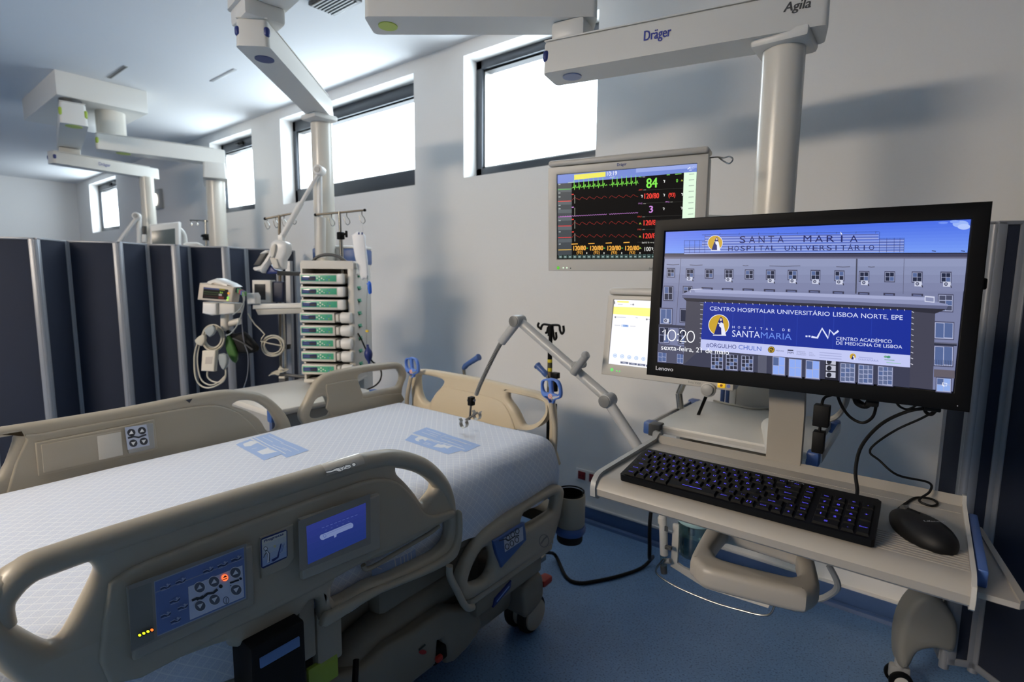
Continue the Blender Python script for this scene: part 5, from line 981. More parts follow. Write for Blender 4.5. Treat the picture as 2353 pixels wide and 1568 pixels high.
printed(zmap(5.226, 880, 960), [(350, 190), (520, 118), (1175, 335), (990, 418)], [(262, 275), (345, 208), (850, 365), (960, 395), (780, 445)], [(352, 196), (980, 384)],
    [[(380, 260), (430, 232), (520, 240), (540, 262), (505, 285), (480, 262), (430, 272), (440, 290), (400, 286)], [(600, 355), (660, 315), (700, 330), (740, 325), (760, 340), (840, 345), (770, 378), (740, 362), (700, 368), (660, 362)]],
    [[(470, 180), (640, 240)], [(520, 150), (700, 212)], [(560, 190), (660, 222)], [(690, 255), (850, 310)], [(740, 235), (1060, 335)], [(780, 290), (960, 350)], [(690, 240), (760, 215)], [(820, 262), (1000, 322)], [(500, 300), (580, 325)], [(480, 312), (560, 335)]])
printed(zmap(4.357, 420, 780), [(690, 992), (870, 945), (1265, 1115), (1040, 1188)], [(530, 1055), (672, 1002), (985, 1155), (812, 1215)], [(712, 985), (1030, 1150)],
    [[(600, 1050), (680, 1020), (770, 1030), (720, 1050), (680, 1070), (620, 1075)], [(740, 1130), (850, 1090), (880, 1110), (950, 1130), (860, 1150), (800, 1160)]],
    [[(800, 985), (900, 1030)], [(860, 970), (1010, 1040)], [(900, 1060), (1040, 1120)], [(980, 1040), (1160, 1120)], [(1000, 1090), (1090, 1130)], [(690, 1100), (740, 1090)]])
printed(zmap(2.214, 0, 860), [(742, 752), (862, 692), (940, 680), (920, 712), (860, 735)], [(742, 752), (860, 735), (850, 760)], [(800, 742), (900, 705)], [], [])
b = B(); q = -1.098; p = Pic(b, yz(q), mapX(2.76, 500, 1000, q), 8e-5)
p.poly(PB, [(975, 820), (1100, 770), (1250, 690), (1262, 800), (1130, 870), (980, 905)]); p.line(PBW, [(1120, 770), (1135, 860)], 7)
for k in range(4): p.line(PBW, [(1160+22*k, 775-10*k), (1166+22*k, 845-12*k)], 5)
p.disc(PBW, 1085, 880, 24, 20); p.line(PBW, [(1010, 840), (1040, 850)], 6); b.build('printed_mark', sheet, keep=True)

# drip stand clipped to the bed head
ip = thing('drip_stand', 'black hooked drip pole with yellow sticker clipped to the bed head', 'drip stand', atY(1266, 1090, 1.85))
i_ = lambda x, y, Y=1.85: atY(x/3.137+880, y/3.137+680, Y)
b = B(); b.tube([i_(1210, 225), i_(1203, 540)], .0085, BLACK, 14, 1); b.tube([i_(1210, 215), i_(1208, 290)], .013, BLACK, 14, 1); b.tube([i_(1203, 400), i_(1203, 400)+V((0, 0, -.5))], .0095, BLACK, 14, 1); b.build('pole', ip)
b = B(); b.tube([i_(1203, 548), i_(1203, 600), i_(1200, 850)], .0105, mat('bronze_tube', (120, 104, 84), .4, .3), 14, 1); b.build('outer_tube', ip)
b = B(); b.tube([i_(1203, 458), i_(1203, 545)], .0102, YEL, 14, 1); b.tube([i_(1203, 480), i_(1203, 520)], .0104, D((60, 58, 30)), 14, 1); b.build('yellow_sticker', ip)
for P_ in (((1205, 212), (1160, 206), (1143, 222), (1138, 246)), ((1212, 212), (1268, 214), (1276, 250), (1290, 274), (1303, 255), (1300, 215)), ((1190, 225), (1182, 262), (1172, 268)), ((1222, 230), (1232, 300), (1240, 316), (1250, 300), (1246, 262)), ((1140, 240), (1120, 224), (1117, 210), (1124, 196))):
    b = B(); b.tube([i_(x, y, 1.85) for x, y in P_], .005, BLACK, 10, 5); b.build('hook', ip)
b = B(); c = i_(1240, 575, 1.84); b.box(c-V((.014, .014, .012)), c+V((.018, .014, .014)), BLACK, .004); b.cyl(i_(1240, 600, 1.84), i_(1240, 690, 1.84), .012, BLACK, bev=.003); b.build('clamp', ip)
b = B(); b.tube([i_(1245, 780, 1.83), i_(1240, 1130, 1.83)], .006, BLACKM, 10, 1); o = b.build('strap', ip)
cc = [i_(1232+4*math.sin(k*2.1), 1150+3*k, 1.80) for k in range(60)]
b = B(); b.tube([q+V((0, .006*math.cos(k*2.1), 0)) for k, q in enumerate(cc)], .0028, BLUE, 6, 3); b.build('coiled_cord', ip)

# ================================================================== pump tower and gear beyond the bed
TU = V((math.cos(math.radians(35)), math.sin(math.radians(35)), 0)); TN = V((TU.y, -TU.x, 0)); TO = V((-2.6, 1.505, 0))
MT = frame(TO, TU, (0, 0, 1))
def tp(x, y, z=0): return atP(x, y, TO+TN*z, TN)
def tl(x, y, z=0): q = MT.inverted()@tp(x, y, z); return (q.x, q.y)
def tslab(b, P, z, dep, m, bev=.004, k=1):
    b.plate([tl(x, y, z) for x, y in P], [], dep, min(bev, dep*.45), m, M=MT@Matrix.Translation((0, 0, z-dep/2)), k=k)
def z5(P): return [(x/3.136+420, y/3.136+440) for x, y in P]
rk = thing('infusion_rack', 'cream docking tower holding eight infusion pumps with grey carry handle', 'pump rack', TO+V((0, 0, .84)))
yt, yb = tl(697, 612)[1], tl(700, 868)[1]
xr = tl(800, 640)[0]
b = B(MT); b.box((-.012, yb-.02, -.2), (.0, yt, -.02), WHITE2, .003); b.box((xr-.012, yb-.02, -.2), (xr+.022, yt, -.02), WHITE2, .006); b.box((-.012, yb-.02, -.21), (xr+.02, yt, -.17), MGREY, .004)
b.prism([(0, 0), (0, 0)] and [(-.012, yt-.012), (xr+.022, yt-.012), (xr+.022, yt+.018), (xr+.012, yt+.03), (-.002, yt+.03), (-.012, yt+.018)], -.2, -.018, WHITE2); b.box((-.012, yb-.03, -.2), (xr+.022, yb-.012, -.01), WHITE2, .004); b.build('housing', rk)
b = B(MT); b.tube([(.045, yt+.026, -.05), (.07, yt+.05, -.05), (.12, yt+.062, -.05), (.18, yt+.055, -.05), (.225, yt+.026, -.05)], .0085, DGREY, 10, 5); b.build('carry_handle', rk)
PGX = mat('pump_window', (52, 56, 96), .15, coat=.4)
pys = [640+29.75*i for i in range(8)]; nth = ['topmost', 'second', 'third', 'fourth', 'fifth', 'sixth', 'seventh', 'lowest']
for i, py in enumerate(pys):
    yc = tl(745, py+1)[1]; kn = i >= 3; x0 = -.004 if not kn else -.012; L = .232 if not kn else .19
    lab = '%s infusion pump %s' % (nth[i], ('down the cream rack, with white end cap' if i else 'in the cream rack, under the carry handle') if not kn else 'down the cream rack, with white round knob')
    t = thing('infusion_pump', lab, 'infusion pump', MT@V((.1, yc-.028, 0)), 'infusion pumps in the docking rack')
    b = B(MT@Matrix.Translation((x0, yc, 0))); b.box((0, -.027, -.15), (L, .027, .012), WHITE2, .006); b.box((.0, -.031, -.15), (L, -.027, -.01), BLACK, .001); b.build('casing', t)
    b = B(MT@Matrix.Translation((x0, yc, 0))); b.box((.008, -.014, .010), (L-(.034 if not kn else .012), .019, .0135), GREENP, .001); p = Pic(b, MT@Matrix.Translation((x0, yc, .0136)) if 0 else Matrix.Translation((0, 0, .0136)), None, 8e-5)
    for q in range(4): p.disc(D((214, 226, 214)), .108+(.012 if q == 1 else -.012 if q == 3 else 0), .002+(.008 if q == 0 else -.008 if q == 2 else 0), .0042, n=10)
    p.disc(D((214, 226, 214)), .131, -.004, .0032, n=10)
    for q, c in enumerate(((90, 120, 190), (150, 170, 110), (60, 140, 120), (80, 110, 180))): p.rect(D(c), .145+.011*(q % 2), -.008+.014*(q//2), .152+.011*(q % 2), -.002+.014*(q//2))
    b.build('key_panel', t, keep=True)
    b = B(MT@Matrix.Translation((x0, yc, 0))); b.box((.012, -.010, .012), (.088, .013, .0155), PGX, .001); p = Pic(b, Matrix.Translation((0, 0, .0157)), None, 5e-5); p.rect(E((70, 82, 128), .6), .016, -.004, .05, .008); p.rect(D((28, 28, 40)), .052, -.006, .084, .004); b.build('display', t, keep=True)
    if not kn:
        b = B(MT@Matrix.Translation((x0, yc, 0))); b.box((L-.032, -.025, -.02), (L+.004, .028, .018), WHITE, .01); b.build('end_cap', t)
    else:
        b = B(MT@Matrix.Translation((x0, yc, 0))); b.box((L, -.024, -.1), (L+.03, .022, .004), GREYP, .006); b.box((L+.004, -.018, 0), (L+.022, .018, .012), WHITE2, .005); b.build('syringe_clamp', t)
        b = B(MT@Matrix.Translation((x0, yc, 0))); b.cyl((L+.028, 0, -.01), (L+.085, 0, -.01), .03, WHITE, n=10, bev=.006); b.build('knob', t, label='white round knob')
for i in range(8):
    yc = tl(745, pys[i]-2)[1]; b = B(MT); b.box((xr+.020, yc+.012, -.12), (xr+.026, yc+.022, -.07), GREENP if i else MGREY, .002); b.prism([(xr+.02, yc+.0), (xr+.034, yc+.008), (xr+.02, yc+.016)], -.11, -.08, mat('clip_green', (40, 130, 100), .4)); b.build('side_clip', rk)
b = B(MT); b.box((.02, yb-.1, -.12), (.05, yb-.02, -.08), BEIGED, .004); b.box((.0, yb-.07, -.1), (.1, yb-.045, -.06), DGREY, .004); b.build('mounting_clamp', rk)
b = B(MT); b.box((.11, yb-.085, -.1), (.16, yb-.03, -.05), DGREY, .006); b.box((.115, yb-.08, -.051), (.155, yb-.035, -.048), BLUED, .002); b.build('power_plug', rk)

def hook(b, x, y, z, m=STEEL, s=1.0):
    P = [(x, y), (x, y+9*s), (x+5*s, y+16*s), (x+7*s, y+24*s), (x+2*s, y+29*s), (x-3*s, y+24*s), (x-7*s, y+10*s)]
    b.tube([tp(a, c, z) for a, c in P], .0022, m, 6, 4)
# drip pole right of the column
dr = thing('drip_pole', 'steel drip pole with crossbar beside the supply column', 'drip pole', tp(785, 610, -.09))
b = B(); b.tube([tp(780, 486, -.09), tp(787, 640, -.09)], .0075, STEEL, 12, 1); b.tube([tp(783, 545, -.09), tp(788, 640, -.09)], .0105, STEEL, 12, 1); b.build('pole', dr)
b = B(); b.tube([tp(724, 494, -.09), tp(838, 483, -.09)], .006, mat('bar_bronze', (120, 110, 96), .35, .6), 10, 1); 
for x, y in ((725, 494), (838, 483)): b.ball(tp(x, y, -.09), .0085, BLACK, 12)
b.build('crossbar', dr)
for x, y in ((762, 491), (797, 488), (832, 485)): b = B(); hook(b, x, y, -.09); b.build('hook', dr)
b = B(); c = tp(783, 542, -.085); b.box(c-V((.016, .016, .02)), c+V((.016, .016, .02)), BLACK, .005); b.cyl(c, tp(795, 537, -.08), .006, BLACK, n=10); q = tp(796, 538, -.08); b.box(q-V((.006, .006, .018)), q+V((.006, .006, .018)), BLACK, .004); b.build('clamp_knob', dr)
d2 = thing('drip_pole', 'steel drip pole with crossbar behind the white jointed lamp', 'drip pole', tp(640, 600, -.3))
b = B(); b.tube([tp(642, 494, -.3), tp(645, 880, -.3)], .008, mat('bar_bronze', ''), 12, 1); b.build('pole', d2)
b = B(); b.tube([tp(609, 503, -.3), tp(686, 488, -.3)], .006, mat('bar_bronze', ''), 10, 1); b.ball(tp(609, 503, -.3), .009, BLACK, 12); b.ball(tp(681, 489, -.3), .009, BLACK, 12); b.build('crossbar', d2)
for x, y in ((614, 502), (634, 499), (653, 496), (675, 491)): b = B(); hook(b, x, y, -.3, s=.85); b.build('hook', d2)
# drip bag with line
bg = thing('infusion_bag', 'slim white infusion bag hanging from the right hook of the crossbar', 'infusion bag', tp(828, 640, -.05))
def z7(x, y): return (x/5.6+560, y/5.6+360)
b = B(); tslab(b, [z7(*q) for q in ((1378, 1015), (1540, 995), (1560, 1100), (1600, 1540), (1545, 1568), (1490, 1545))], -.05, .022, mat('bag_white', (236, 236, 238), .4), .01, 2); b.build('bag', bg)
b = B(); b.tube([tp(*z7(1525, 860), -.06), tp(*z7(1535, 960), -.06), tp(*z7(1520, 1000), -.06)], .0025, WHITE, 6, 4); c = tp(*z7(1510, 990), -.05)
for dx in (-.012, .006): q = c+TU*dx; b.box(q-V((.003, .003, .006)), q+V((.003, .003, .006)), BLUED, .001)
b.build('hanger', bg)
dl = thing('drip_line', 'clear drip line with blue chamber and dark blue squeeze bulb', 'drip line', tp(845, 800, -.05))
def z8(x, y): return (x/4.75+660, y/4.75+570)
b = B(); b.tube([tp(*z8(*q), -.05) for q in ((878, 300), (880, 370))], .0022, CLEAR, 6, 1); b.tube([tp(*z8(*q), -.05) for q in ((880, 400), (868, 560), (866, 800), (868, 900), (868, 1050))], .0013, mat('line_grey', (140, 140, 136), .4), 6, 2); b.build('line', dl)
b = B(); b.tube([tp(*z8(*q), -.045) for q in ((888, 372), (895, 385), (905, 490), (908, 498))], [.006, .0105, .0095, .004], mat('chamber_blue', (40, 100, 210), .3), 14, 2); b.box(tp(*z8(892, 392), -.045)-V((.016, .004, .004)), tp(*z8(892, 392), -.045)+V((.016, .004, .004)), mat('chamber_blue', ''), .002); b.build('drip_chamber', dl, label='blue drip chamber')
b = B(); c = tp(*z8(872, 908), -.045); b.box(c-V((.009, .005, .006)), c+V((.009, .005, .006)), mat('clamp_yellow', (225, 190, 40), .4), .002); b.build('roller_clamp', dl, label='small yellow clamp')
b = B(); b.tube([tp(*z8(*q), -.045) for q in ((878, 1055), (878, 1085), (884, 1140), (888, 1190), (893, 1240), (894, 1268))], [.007, .008, .021, .020, .008, .007], BLUED, 18, 5); b.build('squeeze_bulb', dl, label='dark blue rubber bulb')
cable('pressure_hose', 'thin black hose from the dark blue squeeze bulb down to the bed', [tp(*z8(770, 930), -.06), tp(*z8(810, 1000), -.06), tp(*z8(850, 1090), -.05), tp(*z8(920, 1230), -.05), tp(*z8(1000, 1290), -.05), tp(*z8(1028, 1370), -.05), tp(*z8(1010, 1450), -.05), tp(*z8(950, 1510), -.05), tp(*z8(850, 1555), -.05)], .0045, BLACKM)
# white jointed lamp-like device
lmpt = thing('jointed_arm', 'white jointed arm holding a small white device beside the pump rack', 'holder arm', tp(738, 600, -.12))
b = B(); b.tube([tp(736, 590, -.12), tp(734, 396, -.12)], .0145, WHITE, 16, 1); b.tube([tp(737, 592, -.12), tp(737, 500, -.12)], .026, WHITE2, 18, 1); b.build('post', lmpt)
b = B(); b.tube([tp(732, 400, -.10), tp(690, 470, -.08)], .0105, WHITE, 14, 1); b.tube([tp(692, 466, -.08), tp(648, 545, -.04)], .0155, WHITE, 14, 1); b.build('arm', lmpt)
b = B(); c = tp(734, 392, -.10); b.cyl(c-TN*.03, c+TN*.028, .026, WHITE, n=28, bev=.004); b.cyl(c+TN*.026, c+TN*.031, .015, GREYP, n=24); b.build('joint', lmpt)
def z7p(P): return [z7(*q) for q in P]
b = B(); tslab(b, z7p([(430, 1010), (500, 1000), (505, 1090), (430, 1085)]), -.02, .03, WHITE, .006); b.build('wrist', lmpt)
b = B(); tslab(b, z7p([(330, 1120), (390, 1070), (500, 1090), (555, 1130), (550, 1250), (500, 1330), (495, 1440), (385, 1450), (330, 1330), (290, 1420), (230, 1500), (190, 1480), (110, 1460), (110, 1420), (200, 1400), (300, 1250)]), .0, .07, WHITE, .02, 2); dv = b.build('device_body', lmpt)
b = B(); tslab(b, z7p([(230, 1220), (300, 1240), (205, 1400), (120, 1400)]), -.01, .03, DGREY, .006, 1); b.build('device_screen', dv)
b = B(); tslab(b, z7p([(200, 1250), (270, 1205), (320, 1205), (300, 1240), (250, 1250)]), -.004, .03, WHITE, .006, 1); b.build('device_lip', dv)
b = B(); tslab(b, z7p([(345, 1180), (390, 1120), (410, 1160), (385, 1280), (350, 1290)]), .012, .012, mat('pale_insert', ''), .004, 2); tslab(b, z7p([(330, 1300), (420, 1320), (450, 1440), (380, 1440)]), .012, .012, mat('pale_insert', ''), .004, 1); b.build('device_inset', dv)
b = B(); tslab(b, z7p([(300, 1430), (340, 1390), (390, 1450), (450, 1470), (430, 1510), (280, 1510)]), -.03, .05, BLUED, .008, 1); b.build('device_base', dv)
b = B(); b.tube([tp(*z7(430, 1500), -.03), tp(*z7(740, 1510), -.1)], .012, DGREY, 12, 1); b.build('support_bar', lmpt)
# grey boxed monitor on its own bracket behind the lamp device
t = thing('small_monitor', 'small cream framed monitor with dark screen in front of the folding screen', 'monitor', tp(600, 697, -.25))
b = B(); tslab(b, z5([(498, 640), (632, 640), (636, 805), (500, 805)]), -.25, .06, WHITE2, .006); b.build('casing', t)
b = B(); tslab(b, z5([(515, 668), (592, 668), (594, 782), (517, 782)]), -.246, .006, mat('dark_glass', (40, 42, 44), .15), .001); b.build('display', t)
b = B(); tslab(b, z5([(632, 650), (725, 650), (725, 800), (636, 800)]), -.27, .1, mat('navy_dark', (24, 32, 60), .5), .01); b.build('back_housing', t)
# small monitor on an outrigger arm with cable bundles
om = thing('outrigger_arm', 'white horizontal arm reaching left from the pump rack', 'holder arm', tp(600, 720, -.06))
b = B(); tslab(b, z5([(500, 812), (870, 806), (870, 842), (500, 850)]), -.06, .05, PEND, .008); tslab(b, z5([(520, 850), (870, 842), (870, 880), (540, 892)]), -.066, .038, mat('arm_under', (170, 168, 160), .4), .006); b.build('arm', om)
b = B(); tslab(b, z5([(455, 735), (510, 732), (525, 760), (525, 812), (460, 815)]), -.03, .06, WHITE, .012); b.build('end_block', om)
b = B(); b.tube([tp(517, 722, -.05), tp(517, 760, -.05)], .022, WHITE2, 14, 1); b.tube([tp(525, 745, -.06), tp(552, 738, -.06)], .018, WHITE2, 12, 1); b.build('hanger', om)
pmn = thing('transport_monitor', 'small beige transport monitor with tiny coloured traces on a white dock', 'patient monitor', tp(500, 725, .02))
b = B(); tslab(b, z5([(118, 660), (368, 690), (352, 802), (102, 782)]), .04, .07, mat('beige_casing', (196, 184, 168), .4), .008); b.build('casing', pmn)
b = B(); zq = .0415; b.add([MT@V((*tl(*q, zq), zq)) for q in z5([(150, 690), (327, 708), (322, 782), (142, 770)])], [(0, 1, 2, 3)], E((16, 14, 13)))
p = Pic(b, MT@Matrix.Translation((0, 0, zq)), lambda x, y: tl(x/3.136+420, y/3.136+440, zq), 1e-4)
p.poly(E((66, 72, 104)), [(150, 690), (265, 701), (264, 712), (148, 702)]); p.poly(E((120, 114, 44)), [(265, 700), (304, 704), (303, 716), (264, 712)]); p.line(E((58, 78, 46)), [(150, 722), (260, 732)], 4); p.line(E((54, 66, 42)), [(150, 738), (258, 746)], 4); p.line(E((64, 40, 36)), [(148, 754), (255, 762)], 4); p.poly(E((90, 40, 36)), [(258, 756), (298, 760), (296, 778), (256, 774)]); p.poly(E((150, 146, 142)), [(260, 738), (282, 740), (281, 754), (259, 752)]); p.text(E((150, 200, 80)), '84', 268, 734, 290, 736, 12)
b.build('display', pmn, keep=True)
b = B(); 
for x, y, c in ((330, 735, (230, 160, 60)), (326, 766, (140, 220, 90)), (322, 782, (190, 220, 110))): q = tp(x/3.136+420, y/3.136+440, .042); b.ball(q, .006, E(c), 10)
b.build('indicator_light', pmn)
b = B(); tslab(b, z5([(155, 665), (215, 632), (250, 632), (370, 690)]), .02, .10, WHITE, .02, 2); b.build('top_cover', pmn)
b = B(); tslab(b, z5([(138, 798), (240, 805), (240, 890), (200, 896), (135, 880)]), .03, .08, WHITE, .012); tslab(b, z5([(240, 805), (372, 808), (372, 880), (240, 892)]), .01, .08, WHITE2, .008); b.build('dock', pmn)
for i, c in enumerate(((60, 60, 80), (70, 150, 90), (150, 60, 60), (70, 80, 150), (90, 150, 80))):
    b = B(); x, y = 378+12*i, 702+7*i; tslab(b, z5([(x, y-8), (x+13, y-6), (x+12, y+26), (x-1, y+24)]), .02, .03, D(c), .002); b.build('cable_socket', pmn)
def loopcoil(name, label, cx, cy, rx, ry, n, r, m, z, grp=None, seed=1, ends=()):
    rnd = random.Random(seed); P = []
    for i in range(int(n*14)):
        a = 2*PI*i/14; k = 1+.17*math.sin(a*.31+seed)+rnd.uniform(-.03, .03); P.append(tp(cx+rx*k*math.cos(a), cy+ry*k*math.sin(a), z+.010*math.sin(a*.23+seed)))
    b = B(); b.tube(list(ends)+P, r, m, 7, 2); o = b.build(name, None, P[0]); o['label'], o['category'] = label, 'cable'
    return o
cbx = lambda L, z=.03: [tp(x/3.136+420, y/3.136+440, z) for x, y in L]
loopcoil('coiled_cable', 'thick coil of cream cables hung under the transport monitor', 489, 777, 22, 26, 7, .0042, CABLE, .0, seed=2)
loopcoil('coiled_cable', 'loose coil of beige cable hanging in front of the steel post', 628, 795, 23, 21, 5, .0036, CABLE, -.1, seed=5, ends=cbx([(470, 880), (520, 960), (590, 1030), (560, 1080)], -.08))
cable('monitor_cable', 'long beige cable looping down to the bed rail at the left', cbx([(110, 1080), (85, 1180), (90, 1330), (130, 1400), (200, 1415), (290, 1370), (310, 1300), (290, 1230)]), .0042, CABLE, n=7)
cable('monitor_cable', 'second beige cable hanging inside the long loop', cbx([(120, 1100), (105, 1220), (130, 1350), (190, 1395), (250, 1380), (305, 1330)], .02), .0038, CABLE, n=7)
cable('monitor_cable', 'short cream cable joining white plug block and beige loop', cbx([(178, 1300), (180, 1340), (215, 1370), (265, 1375), (300, 1340)], .03), .004, CABLE, n=7)
cable('monitor_cable', 'thin grey cables falling from the transport monitor sockets', cbx([(430, 740), (440, 820), (400, 950), (350, 1020), (310, 1040)], .0), .0034, mat('cable_grey', (150, 156, 156), .5), n=7)
cable('monitor_cable', 'pale cable bowing from transport monitor across to the dock', cbx([(435, 720), (445, 780), (410, 850), (360, 890)], .02), .0032, mat('cable_grey', ''), n=7)
cable('monitor_cable', 'single dark grey cable hanging straight down to the bed rail', cbx([(440, 760), (425, 900), (440, 1080), (470, 1180), (465, 1330), (430, 1440)], -.02), .0028, mat('cable_dim', (104, 108, 118), .5), n=7)
t = thing('plug_block', 'white rectangular plug block hanging below the coiled cream cables', 'plug', tp(*z5([(185, 1220)])[0], .03)); b = B(); tslab(b, z5([(138, 1150), (235, 1145), (225, 1300), (130, 1295)]), .045, .03, mat('plug_cream', (214, 206, 190), .45), .006); b.build('block', t); b = B(); tslab(b, z5([(165, 1195), (215, 1192), (208, 1245), (160, 1245)]), .046, .002, D((186, 176, 164)), .0005); b.build('imprint', t)
t = thing('plug_block', 'small grey clip plug hanging right of the white plug block', 'plug', tp(*z5([(285, 1220)])[0], .03)); b = B(); tslab(b, z5([(255, 1175), (310, 1180), (315, 1240), (290, 1290), (260, 1245)]), .045, .026, mat('cable_grey', ''), .008, 2); b.build('block', t)
t = thing('sensor_clip', 'cream finger sensor lying over the coiled cables', 'sensor', tp(*z5([(120, 1080)])[0], .04)); b = B(); tslab(b, z5([(80, 1075), (140, 1030), (160, 1060), (140, 1110), (110, 1110)]), .06, .02, CABLE, .006, 2); tslab(b, z5([(150, 1000), (210, 965), (230, 1010), (190, 1050)]), .06, .02, mat('cable_grey', ''), .006, 2); b.build('clip', t)
t = thing('pressure_cuff', 'black blood pressure cuff hanging by the coiled cables', 'cuff', tp(*z5([(430, 1080)])[0], -.02)); b = B(); tslab(b, z5([(300, 990), (350, 1030), (420, 1015), (480, 1070), (525, 1130), (505, 1165), (400, 1175), (345, 1130)]), -.03, .05, BLACKM, .018, 2); b.tube(cbx([(360, 1060), (430, 1090), (500, 1140)], -.004), .004, DGREY, 6, 3); b.build('cuff', t)
t = thing('green_bag', 'crumpled green plastic bag behind the coiled cables', 'bag', tp(*z5([(350, 1150)])[0], -.03)); b = B(); tslab(b, z5([(310, 1040), (345, 1070), (385, 1180), (370, 1240), (330, 1200), (300, 1120)]), -.01, .03, mat('bag_green', (52, 96, 38), .5), .012, 2); b.build('bag', t)
t = thing('steel_post', 'steel post with grey side channel beside the pump rack', 'post', tp(655, 880, -.2))
b = B(); b.tube([tp(651, 720, -.2), tp(656, 880, -.2)], .0085, STEEL, 12, 1); b.build('tube', t)
b = B(); tslab(b, [(655, 600), (667, 600), (672, 886), (661, 886)], -.26, .03, TRIM, .003); b.build('channel', t)
b = B(); tslab(b, z5([(745, 1105), (762, 1105), (762, 1140), (745, 1140)]), -.18, .03, BLACK, .003); b.build('clamp', t)
b = B(); b.tube(cbx([(640, 1315), (760, 1325), (900, 1340)], -.15), .01, DGREY, 10, 1); b.build('rail', t)
t = thing('cable_hank', 'frayed hank of cream cable over the dark rail behind the bed', 'cable', tp(635, 855, -.14)); b = B()
for k in range(7): b.tube(cbx([(620+6*k, 1330-3*k), (660+5*k, 1300+4*k), (700, 1290+3*k), (740+4*k, 1300-3*k), (700-2*k, 1260+4*k)], -.14+.004*k), .0026, CABLE, 6, 3)
b.build('strands', t)
t = thing('wall_clamp', 'black clamp block under the dark rail behind the bed', 'clamp', tp(645, 880, -.15)); b = B(); tslab(b, z5([(690, 1345), (740, 1345), (745, 1400), (688, 1405)]), -.14, .04, DGREY, .006); tslab(b, z5([(690, 1335), (735, 1332), (735, 1350), (690, 1350)]), -.138, .03, mat('pale_insert', ''), .003); b.build('block', t)

# ================================================================== gear beyond the folding screen
FO, FN = V((-5.75, 1.80, 1.5)), V((.87, -.49, 0)); MF = frame(FO, (.49, .87, 0), (0, 0, 1)); FN = MF.to_3x3()@V((0, 0, 1))
def fpt(x, y, z=0): return atP(x/3.647, y/3.647+130, FO+FN*z, FN)
def fl_(x, y, z=0): q = MF.inverted()@fpt(x, y, z); return (q.x, q.y)
def fslab(b, P, z, dep, m, bev=.005, k=1): b.plate([fl_(x, y, z) for x, y in P], [], dep, min(bev, dep*.45), m, M=MF@Matrix.Translation((0, 0, z-dep/2)), k=k)
t = thing('patient_monitor', 'grey screened white monitor showing over the top of the folding screen', 'patient monitor', fpt(1370, 1640))
b = B(); fslab(b, [(1250, 1408), (1500, 1382), (1505, 1690), (1256, 1700)], 0, .12, WHITE, .015); b.build('casing', t)
b = B(); fslab(b, [(1272, 1465), (1466, 1440), (1470, 1650), (1276, 1660)], .004, .008, mat('far_glass', (96, 104, 104), .2), .001); b.build('display', t)
b = B(); b.tube([fpt(1500, 1440, -.1), fpt(1545, 1500, -.12), fpt(1560, 1640, -.12)], .02, WHITE, 10, 4); b.build('side_handle', t)
t = thing('jointed_arm', 'white jointed arm rising above the folding screen at left', 'holder arm', fpt(1165, 1650))
b = B(); b.tube([fpt(1165, 1335), fpt(1163, 1700)], .02, WHITE, 12, 1); b.build('post', t)
b = B(); b.tube([fpt(1150, 1345, .03), fpt(960, 1600, .03)], .018, WHITE, 12, 1); b.build('arm', t)
b = B(); c = fpt(1148, 1338); b.cyl(c-FN*.03, c+FN*.05, .032, WHITE, n=20, bev=.005); b.cyl(c+FN*.05, c+FN*.055, .018, GREYP); b.build('joint', t)
t = thing('drip_pole', 'thin drip pole with black clamp above the folding screen', 'drip pole', fpt(1730, 1650))
b = B(); b.tube([fpt(1722, 1370), fpt(1735, 1700)], .011, STEEL, 10, 1); b.build('pole', t)
b = B(); b.tube([fpt(1590, 1372), fpt(1720, 1378), fpt(1850, 1390)], .008, STEEL, 8, 2); b.build('crossbar', t)
for x in (1600, 1650, 1790, 1840):
    b = B(); b.tube([fpt(x, 1375), fpt(x+2, 1395), fpt(x+10, 1408), fpt(x+2, 1418), fpt(x-8, 1405)], .004, STEEL, 6, 3); b.build('hook', t)
b = B(); c = fpt(1735, 1515, .02); b.box(c-V((.035, .03, .03)), c+V((.035, .03, .03)), BLACK, .008); b.tube([c, fpt(1685, 1500, .03)], .012, BLACK, 8, 1); b.build('clamp_knob', t)
b = B(); b.tube([fpt(1842, 1395), fpt(1842, 1480), fpt(1880, 1600)], .004, GREYP, 6, 2); b.tube([fpt(1842, 1480), fpt(1815, 1600)], .004, GREYP, 6, 1); b.build('drip_line', t)
t = thing('bracket_device', 'small dark and white device on the far supply column', 'device', fpt(1205, 1560))
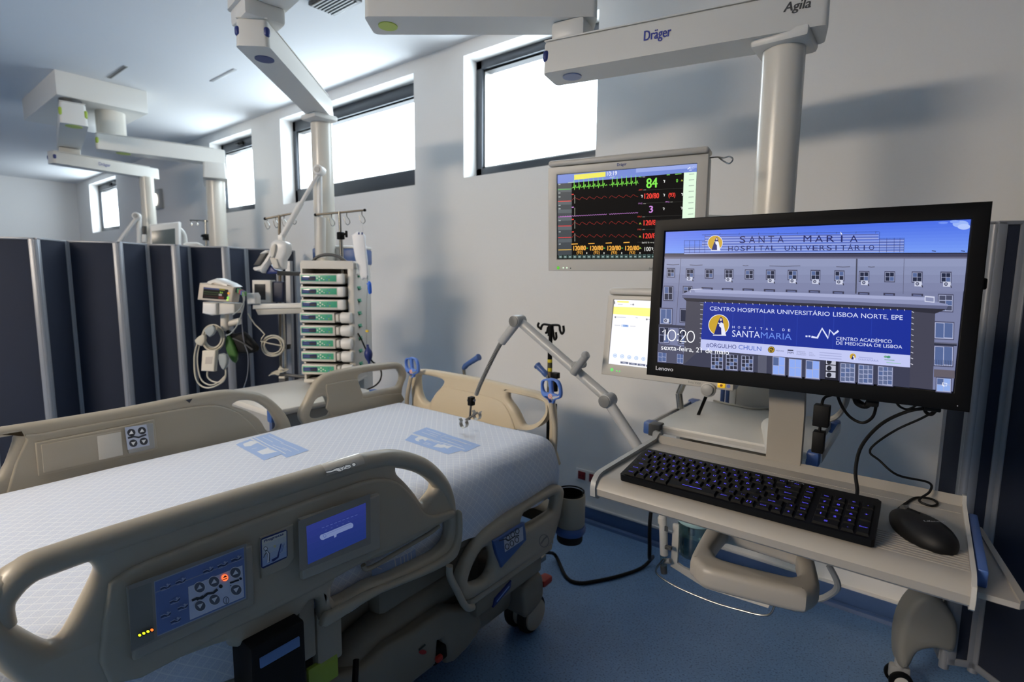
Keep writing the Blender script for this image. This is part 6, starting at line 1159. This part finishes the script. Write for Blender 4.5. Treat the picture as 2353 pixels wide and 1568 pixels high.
b = B(); fslab(b, [(1190, 1420), (1218, 1420), (1218, 1490), (1190, 1490)], .0, .06, DGREY, .006); b.build('bracket', t)
b = B(); fslab(b, [(1185, 1490), (1222, 1490), (1222, 1560), (1185, 1560)], .01, .06, WHITE, .01); b.build('cap', t)
t = thing('equipment_top', 'white equipment top just showing over the folding screen', 'equipment', fpt(1600, 1650))
b = B(); fslab(b, [(1530, 1570), (1560, 1556), (1650, 1556), (1680, 1572), (1680, 1700), (1530, 1700)], -.05, .2, WHITE, .02, 1); b.build('casing', t)

# ================================================================== light: daylight through the windows and two dim ceiling lamps behind the viewer
wd = bpy.data.worlds.new('daylight'); S.world = wd; wd.use_nodes = True
bg_ = wd.node_tree.nodes['Background']; bg_.inputs['Color'].default_value = (.80, .90, 1, 1); bg_.inputs['Strength'].default_value = 12.5
for i, (x0, x1) in enumerate(WINS):
    l = bpy.data.lights.new('window_portal', 'AREA'); l.shape = 'RECTANGLE'; l.size = x1-x0; l.size_y = HEAD-SILL; l.cycles.is_portal = True
    o = bpy.data.objects.new('window_portal', l); COL.objects.link(o); o.location = ((x0+x1)/2, WY+.26, (SILL+HEAD)/2); o.rotation_euler = (-PI/2, 0, 0)
LAMP = mat('lamp_diffuser', (250, 240, 225), .5, 0, (255, 238, 216), 55.0)
for x, y, lab in ((-2.4, -3.2, 'broad luminous ceiling lamp behind the viewer'),):
    t = thing('ceiling_lamp', lab, 'lamp', (x, y, CZ-.13))
    b = B(); b.box((x-.82, y-.52, CZ-.03), (x+.82, y+.52, CZ+.001), WHITE, .004); b.build('housing', t)
    b = B(); b.box((x-.8, y-.5, CZ-.2), (x+.8, y+.5, CZ-.03), LAMP, .01); b.build('diffuser', t)
vs = S.view_settings; S.display_settings.display_device = 'sRGB'; vs.view_transform = 'Standard'; vs.look = 'None'; vs.exposure = .1; vs.gamma = 1; vs.use_curve_mapping = False
S.cycles.use_denoising = True; S.cycles.max_bounces = 10; S.cycles.diffuse_bounces = 6; S.cycles.transparent_max_bounces = 16; S.cycles.sample_clamp_indirect = 8
S.cycles.caustics_reflective = False; S.cycles.caustics_refractive = False
